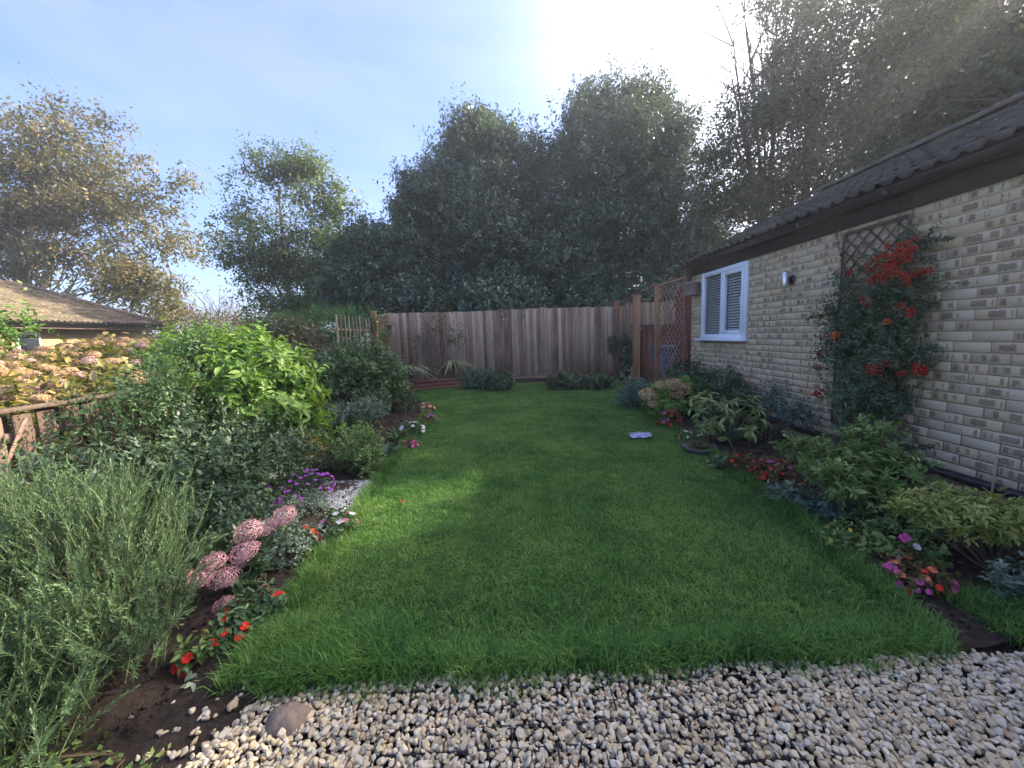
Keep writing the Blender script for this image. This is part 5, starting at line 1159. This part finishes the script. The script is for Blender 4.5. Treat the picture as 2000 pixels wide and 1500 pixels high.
# spiky plants, small tree and low shrubs at the back
def strappy(name, label, x, y, h, seed, n=75):
    rng = np.random.default_rng(seed); t = thing(name, label, 'grass plant', 'spiky arching plants by the timber edging', (x, y, 0)); m = MB(); m2 = MB()
    for i in range(n):
        a = rng.random()*6.28; L = h*rng.uniform(.6, 1.0); el = rng.uniform(.7, 1.4); r1 = np.array([math.cos(a), math.sin(a), 0]); u = np.linspace(0, 1, 8)
        pts = np.array([x, y, h*.45])+r1*(u*L*math.cos(el)+u**2*L*.35)[:, None]+np.array([0, 0, 1])*(u*L*math.sin(el)*.9-u**2.2*L*.75)[:, None]
        wv = nrm(np.cross(r1, [0, 0, 1.]))*.018; w_ = (1-u**3)[:, None]*wv; V = np.concatenate([pts-w_, pts+w_]); m.add(V, [(i_, i_+1, 8+i_+1, 8+i_) for i_ in range(7)], rng.random())
    m2.tube([(x, y, 0), (x+.01, y, h*.25), (x, y, h*.47)], [.05, .045, .04], 8); kid('foliage', m, LM['strap'], t); kid('trunk', m2, STEM, t, True)
c_ = at(790, 735, 9.35); strappy('cordyline', 'spiky arching plant at the left end of the timber edging', c_[0]+.1, 9.2, 1.0, 3)
c_ = at(890, 735, 9.9); strappy('cordyline', 'spiky arching plant at the right end of the timber edging', c_[0]-.1, 10.3, 1.0, 4)
B = [pb(855, 640, 55, 18, 10.4, .35), pb(820, 665, 40, 14, 10.4, .3), pb(885, 665, 35, 22, 10.4, .3), pb(850, 618, 30, 12, 10.4, .3)]
c_ = at(843, 740, 10.4); tree('small_tree', 'small thin leaved ornamental tree against the left part of the back fence', (c_[0], 10.4), 1.35, .035, B, 150, 9, .06, .022, LM['photinia'], BARK, 60, .16, .03, .8, limbr=.012, trunk_top=(c_[0]-.15, 10.4, 1.25))
for (px, py, rx, ry, lab, k) in ((975, 748, 28, 19, 'round dark green clump in front of the fence, left of the kick board', 0), (1108, 748, 36, 17, 'dark green leafy mound at the right end of the kick board', 1), (1172, 750, 32, 14, 'low green clump between the dark mound and the archway', 2)):
    g = gnd(px, py+ry); B = [(g[0], g[1]+.25, size(ry, g[1])*.9, size(rx, g[1]), .28, size(ry, g[1])*1.05)]
    bush('low_shrub', lab, (g[0], g[1]+.25), B, 330, 10, .07, .03, LM['dark'], 'shrub', .1, .01, L8, group='low clumps in front of the back fence')
g = gnd(925, 765); bush('pale_clump', 'pale blue green clump left of the round dark green clump', (g[0], g[1]+.3), [(g[0], g[1]+.3, .22, .42, .25, .25)], 240, 10, .06, .022, LM['bluegreen'], 'shrub', .1, .012)
g = gnd(1195, 762); bush('wispy_plant', 'wispy brownish seedy plant at the right end of the back fence', (g[0], 10.5), [(g[0]-.1, 10.5, .28, .35, .2, .28)], 160, 12, .035, .008, LM['bronze'], 'plant', .16, .012, upb=1.2)
c_ = at(1197, 690, 10.6); bush('ivy', 'ivy climbing the lattice at the right end of the back fence', (3.33, 10.4), [(3.3, 10.45, .65, .07, .25, .55), (c_[0]+.05, 10.75, .95, .12, .08, .25)], 260, 8, .06, .05, LM['dark'], 'climber', .08, .012, L8)
# ------------------------------------------------------------------ right hand bed
lm('firethorn', [(0, (0.025, 0.055, 0.025)), (.6, (0.065, 0.115, 0.055)), (1, (0.14, 0.19, 0.09))], transl=.25, spec=.5)
# firethorn on the wall trellis
rp = np.random.default_rng(15); py_ = thing('firethorn', 'tall firethorn with red berries climbing the trellis on the brick wall', 'climbing shrub', None, (3.15, 3.4, 0))
def wx(px, py, rx, ry, X=WX-.14, dx=.14):
    c = onX(px, py, X); a = onX(px+rx, py, X); return (c[0], c[1], c[2], dx, abs(a[1]-c[1]), ry/F_PX*c[1])
PB = [wx(1745, 520, 40, 45), wx(1720, 590, 60, 50, dx=.16), wx(1680, 640, 60, 40, dx=.18), wx(1760, 620, 45, 50), wx(1660, 690, 55, 50, WX-.2, .2), wx(1730, 700, 60, 60, WX-.18, .18), wx(1640, 620, 35, 30), wx(1680, 770, 70, 50, WX-.22, .2), wx(1740, 780, 45, 50), wx(1690, 840, 65, 50, WX-.24, .2), wx(1660, 560, 25, 50, WX-.08, .06), wx(1800, 560, 28, 20, WX-.1, .06), wx(1790, 480, 30, 22, WX-.1, .06), wx(1800, 700, 28, 30, WX-.1, .08), wx(1690, 890, 60, 35, WX-.25, .2)]
PB = [(b[0], b[1], b[2], b[3], b[4]*.82, b[5]*.92) for b in PB]; cen, out = sample_blobs(PB, 1900, .6, .1, rp); cen[:, 0] = np.minimum(cen[:, 0], WX-.045)
m = MB(); out2 = out+np.array([-.5, 0, 0]); sprays(m, cen, out2, 11, .030, .014, .12, .010, rp, L8, .35)
def tendril(m, ms, a, b, n, mid=(0, 0, .03)):
    a, b = np.array(a), np.array(b); u = np.linspace(0, 1, n)[:, None]; mm = (a+b)/2+mid; pts = (1-u)**2*a+2*u*(1-u)*mm+u**2*b
    ms.tube(pts, np.linspace(.004, .0015, n), 5); d = nrm(np.gradient(pts, axis=0)); k = 3; C = np.repeat(pts, k, 0); A = np.repeat(d, k, 0); s = nrm(np.cross(A, rdir(len(C), rp)))
    m.scatter(L8[0], L8[1], C, frames(nrm(A*.5+s), nrm(A+[0, 0, .4])), np.array([[.014, .030, .03]])*rp.uniform(.7, 1.2, len(C))[:, None], rp.random(len(C)))
ms = MB()
tendril(m, ms, onX(1660, 560, WX-.06), onX(1631, 425, WX-.06), 26, (0, .05, 0)); tendril(m, ms, onX(1770, 470, WX-.06), onX(1792, 378, WX-.1), 24); tendril(m, ms, onX(1755, 470, WX-.06), onX(1758, 392, WX-.1), 16)
tendril(m, ms, onX(1780, 480, WX-.08), onX(1858, 466, WX-.08), 26); tendril(m, ms, onX(1790, 610, WX-.08), onX(1832, 590, WX-.08), 18); tendril(m, ms, onX(1640, 615, WX-.1), onX(1578, 622, WX-.12), 22); tendril(m, ms, onX(1650, 690, WX-.1), onX(1590, 655, WX-.12), 18)
tendril(m, ms, onX(1600, 855, WX-.2), onX(1500, 745, WX-.3), 40, (0, 0, -.03)); tendril(m, ms, onX(1640, 800, WX-.2), onX(1588, 715, WX-.2), 20); tendril(m, ms, onX(1760, 870, WX-.1), onX(1822, 872, WX-.12), 22, (0, 0, -.02))
kid('foliage', m, LM['firethorn'], py_)
for i in range(26):
    c = cen[i]; b = np.array([WX-.12+rp.normal()*.03, 3.42+rp.normal()*.08, 0]); mm = np.array([WX-.10, b[1]*.6+c[1]*.4, c[2]*.55]); u = np.linspace(0, 1, 9)[:, None]; ms.tube((1-u)**2*b+2*u*(1-u)*mm+u**2*c, np.linspace(.012, .003, 9), 5)
kid('stem', ms, STEM, py_, True)
BM = [berry_mesh(PM['berry'], 30) for _ in range(4)]; BO = [berry_mesh(PM['berryorange'], 26) for _ in range(2)]
bp = [(1750, 495, 20), (1738, 508, 18), (1765, 508, 16), (1728, 500, 14), (1738, 527, 18), (1752, 532, 16), (1708, 505, 14), (1710, 540, 12), (1705, 548, 14), (1722, 548, 12), (1693, 520, 11), (1655, 532, 10), (1770, 540, 14), (1778, 552, 14), (1790, 535, 14), (1800, 530, 13), (1812, 528, 12), (1787, 465, 12), (1690, 588, 11), (1757, 598, 10), (1780, 606, 11), (1775, 612, 10), (1733, 628, 11), (1633, 655, 13), (1607, 690, 12), (1592, 717, 9), (1705, 717, 13), (1716, 724, 13), (1790, 720, 14), (1800, 724, 12), (1602, 768, 13), (1730, 708, 9), (1762, 730, 9), (1700, 528, 12), (1745, 516, 14), (1760, 480, 12), (1730, 482, 11), (1776, 492, 10), (1718, 518, 12)]
for i, (x, y, r_) in enumerate(bp):
    c = onX(x, y, WX-.30 if 1600 < x < 1785 and y > 480 else WX-.2); s = r_/F_PX*c[1]*1.15
    for k in range(2 if r_ > 17 else 1):
        put(py_, 'berry_cluster', (BO if (x, y) in ((1633, 655), (1733, 628)) else BM), [c+np.array([rp.normal()*.01, rp.normal()*s*.4*k, rp.normal()*s*.3*k])], s*(.60 if y < 560 else .85), None, rp)

# azalea-like shrub in front of it
B = [(2.28, 2.52, .34, .22, .26, .17), (2.10, 2.32, .33, .16, .22, .13), (2.40, 2.3, .36, .20, .22, .15), (2.28, 2.1, .18, .18, .2, .11), (2.0, 2.57, .46, .10, .12, .08), (2.45, 2.5, .52, .12, .16, .10)]
bush('azalea', 'open green azalea with whorled leaves below the firethorn', (2.6, 2.3), B, 430, 10, .045, .016, LM['azalea'], 'shrub', .055, .006, L8, nst=60, upb=.7, shell=.45, r0=.006)
B = [(2.33, 1.86, .31, .19, .18, .11), (2.50, 1.76, .28, .20, .18, .10), (2.20, 1.92, .30, .11, .13, .07), (2.62, 1.60, .24, .17, .15, .08)]
bush('lime_azalea', 'lime yellow leaved azalea near the right edge with orange lower leaves', (2.45, 1.8), B, 420, 11, .040, .014, LM['lime'], 'shrub', .045, .005, L8, nst=50, upb=.8, shell=.35, r0=.007)
B = [(2.5, 1.55, .14, .20, .14, .10), (2.3, 1.55, .10, .12, .12, .07)]
bush('lime_azalea', 'low grey green and yellow leaved shrub at the right edge above the rough grass', (2.45, 1.55), B, 300, 10, .032, .015, LM['greygreen'], 'shrub', .05, .006, L8, nst=30, upb=.8, shell=.4)
# variegated laurel with single large leaves
def laurel():
    rng = np.random.default_rng(8); t = thing('spotted_laurel', 'variegated shrub with large pale edged leaves in the middle of the right bed', 'shrub', None, (2.42, 4.25, 0))
    ms_ = []
    for i in range(5):
        m = MB(); T = L8[0].copy(); T[:, 2] *= rng.uniform(.7, 2.0); m.add(T, L8[1], .5, L8[0]); ms_.append(m.mesh('leaf', LM['aucuba']))
    B = [(2.35, 4.3, .36, .28, .26, .22), (2.62, 4.2, .34, .25, .25, .22), (2.45, 4.0, .22, .30, .2, .14)]
    cen, out = sample_blobs(B, 60, .3, .1, rng); cen = cen[:36]; out = out[:36]; n = 0; m = MB()
    for c, o in zip(cen, out):
        ax = nrm(o*.6+[0, 0, .5]); tip = c
        m.tube([np.array([2.45, 4.22, 0])+rng.normal(size=3)*[.03, .03, 0], np.array([2.45, 4.22, 0])*.4+tip*.6+[0, 0, .02], tip], [.008, .006, .004], 5)
        for k in range(8):
            a = k*2.4+rng.random(); u1 = nrm(np.cross(ax, rdir(1, rng)[0])); u2 = np.cross(ax, u1); d = nrm(ax*(.25+.5*(k > 4))+u1*math.cos(a)+u2*math.sin(a)+np.array([0, 0, -.25])); M = frames(d[None], (ax+np.array([0, 0, .3]))[None])[0]
            s = rng.uniform(.7, 1.25); link('leaf', ms_[rng.integers(0, 5)], t, loc=Vector(c-[2.42, 4.25, 0]), rot=Matrix(M.tolist()).to_euler(), scale=(.042*s, .125*s, .10*s))
    kid('stem', m, STEM_GREEN, t, True)
laurel()
# hydrangea with faded heads
g = (2.42, 5.55); B = [(2.42, 5.55, .26, .34, .30, .24), (2.7, 5.7, .32, .25, .25, .22)]
rr = np.random.default_rng(61); hy = bush('hydrangea', 'small hydrangea with yellow green leaves and faded pink brown heads at the lawn edge', g, B, 170, 8, .11, .06, LM['bright'], 'hydrangea', .08, .012, L8, nst=24, upb=.6)
for i, (x, y, r_) in enumerate(((1265, 772, 15), (1290, 752, 10), (1318, 752, 14), (1335, 760, 13), (1322, 770, 12), (1312, 800, 11), (1275, 790, 9))):
    c = at(x, y, 5.3); put(hy, 'flower_head', [hm[i % 3]], [c], size(r_, 5.3), [(0, -.4, .8)], rr)
g = gnd(1240, 800); bush('catmint', 'blue grey leafy clump at the lawn edge nearest the archway', (g[0], g[1]), [(g[0]+.05, g[1]+.1, .20, .32, .3, .22), (g[0]+.3, g[1]+.4, .22, .25, .25, .2)], 420, 11, .045, .018, LM['bluegreen'], 'plant', .12, .012)
B = [(2.95, 6.1, .45, .35, .4, .30), (3.0, 5.3, .42, .25, .35, .28), (2.85, 4.85, .34, .25, .25, .24)]
bush('dark_border_shrub', 'dark leafy shrub against the foot of the wall below the white window', (2.95, 5.7), B, 620, 11, .05, .022, LM['dark'], 'shrub', .12, .012, L8, upb=.7)
g = (2.85, 4.1); bush('rose_bush', 'blue green small leaved rose on a bare stem right of the variegated shrub', g, [(2.95, 4.15, .45, .20, .22, .16), (3.0, 3.9, .36, .16, .2, .12)], 170, 10, .032, .018, LM['bluegreen'], 'shrub', .1, .012, nst=16, upb=.6)
bedding('red_heuchera', 'small crimson leaved plant at the lawn edge left of the variegated shrub', gnd(1308, 838), .13, .24, LM['bronze'], ['red', 'pink'], 16, .028, 62, nl=60, leaf=(.03, .016))
# dish planter
g = gnd(1378, 893); t = thing('dish_planter', 'shallow grey stone dish with trailing plants at the right lawn edge', 'planter', None, (g[0], g[1]+.1, 0))
m = MB(); m.lathe((g[0], g[1]+.12, .0), [(0, 0), (.07, 0), (.13, .03), (.17, .075), (.165, .085), (.15, .07), (.10, .04), (0, .035)], 24); kid('dish', m, GREYSTONE, t, True)
cen, out = sample_blobs([(g[0], g[1]+.12, .09, .11, .10, .04)], 40, .4); m = MB(); sprays(m, cen, out, 7, .03, .014, .05, .006, rr, L8); kid('foliage', m, LM['bronze'], t)
bedding('orange_begonia', 'orange and cream flowered plant standing behind the stone dish', gnd(1358, 872)+[0, .1, 0], .12, .16, LM['azalea'], ['coral', 'white', 'orange'], 12, .022, 63, nl=30)
gs_ = [('red flowered begonia, the smaller and left one of the red pair in the right bed', 1448, 930, .10, .17, ['red', 'orange'], 8, 64), ('red and pink flowered begonia, the larger and right one of the red pair', 1508, 945, .15, .20, ['red', 'pink', 'red'], 22, 65)]
for lab, x, y, r_, h_, cs, nf, sd2 in gs_: bedding('begonia', lab, gnd(x, y), r_, h_, LM['bronze'], cs, nf, .022, sd2, nl=60, group='begonias in the right bed', stemm=STEM_RED)
bedding('begonia', 'pink and red flowered begonia nearest the camera in the right bed', gnd(1790, 1150), .115, .12, LM['bronze'], ['pink', 'red', 'pink', 'orange'], 22, .022, 66, nl=60, group='begonias in the right bed', stemm=STEM_RED)
g = gnd(1792, 1105); t = bedding('tall_begonia', 'reddish stemmed plant with one pink and one white flower under the lime azalea', (g[0], g[1]), .06, .13, LM['azalea'], ['pink'], 0, .02, 67, nl=9, leaf=(.05, .03), stemm=STEM_RED)
for (x, y, c_) in ((1762, 1052, 'pink'), (1770, 1049, 'pink'), (1790, 1068, 'white')):
    p_ = at(x, y, g[1]-.02); put(t, 'flower', [flower_mesh(PM[c_], 5)], [p_], .02, [(0, -.6, .6)], rr)
    m = MB(); m.tube([(g[0], g[1], .03), (g[0]*.4+p_[0]*.6, g[1], p_[2]*.6), tuple(p_)], [.003, .0025, .002], 5); kid('stem', m, STEM_RED, t)
bush('geranium_leaves', 'low dark green leaves on bare soil left of the red begonias', gnd(1415, 915), [(*gnd(1415, 918)[:2], .05, .12, .10, .05)], 60, 7, .04, .025, LM['mid'], 'plant', .05, .01, L8)
g = gnd(1535, 985); bush('grey_leaf_clump', 'ragged grey green clump on the soil between begonias and azalea', (g[0], g[1]), [(g[0], g[1], .06, .13, .12, .06)], 60, 8, .045, .020, LM['greygreen'], 'plant', .05, .01, L8)
g = gnd(1615, 1015); bush('grey_leaf_clump', 'larger blue grey leafy clump in front of the open green azalea', (g[0], g[1]), [(g[0], g[1], .06, .13, .12, .06)], 60, 8, .040, .018, LM['bluegreen'], 'plant', .06, .01, L8)
g = gnd(1690, 1085); t = bush('yellow_pansies', 'straggly green pansies with few yellow flowers at the lawn edge', (g[0], g[1]), [(g[0]-.02, g[1]+.05, .05, .2, .14, .06), (g[0]+.1, g[1]-.08, .05, .13, .1, .05)], 170, 8, .028, .013, LM['azalea'], 'plant', .06, .01, L8)
for x, y in ((1622, 1055), (1722, 1053), (1686, 1050), (1640, 1068), (1660, 1035)):
    p_ = at(x, y, g[1]); put(t, 'flower', [flower_mesh(PM['yellow'], 5)], [p_], .013, [(0, -.8, .5)], rr)
g = gnd(1700, 1030); bush('dark_leaf_clump', 'dark broad leaves in the shade beneath the open green azalea', (g[0]+.1, g[1]), [(g[0]+.1, g[1]+.02, .10, .22, .12, .10)], 90, 8, .06, .035, LM['dark'], 'plant', .06, .012, L8)
g = (2.95, 1.75); bush('round_leaf_plant', 'dark round leaved plant by the wall behind the lime azalea', g, [(2.95, 1.85, .12, .14, .14, .12)], 80, 8, .06, .05, LM['dark'], 'plant', .05, .012, L8)
g = gnd(784, 988, .03); m = MB(); d = np.array([[.8, .5, .1], [-.3, .9, .2]]); m.scatter(L8[0], L8[1], np.array([[g[0], g[1], .06]]*2), frames(nrm(d), np.array([[0, 0, 1.]]*2)), np.array([[.025, .045, .05]]*2), np.array([.3, .6]))
RL = leafmat('red_leaf', [(0, (.16, .03, .015)), (1, (.3, .06, .02))], .2); tag(m.obj('fallen_leaf', RL), 'curled red brown leaf lying on the left side of the lawn', 'leaf')
# ------------------------------------------------------------------ pale scattering volume added as a stand-in for glare over the trees
hm_, ht_, ho_ = newmat('glare_haze'); pv = ht_.nodes.new('ShaderNodeVolumePrincipled'); pv.inputs['Density'].default_value = GLARE_HAZE
pv.inputs['Color'].default_value = (0.93, 0.95, 1.0, 1); pv.inputs['Anisotropy'].default_value = 0.55
ht_.links.new(pv.outputs[0], ho_.inputs['Volume'])
m = MB(); m.box((0, 0, 8.5), (304, 304, 19.1)); hz = m.obj('glare_haze_box', hm_, kind='stuff')
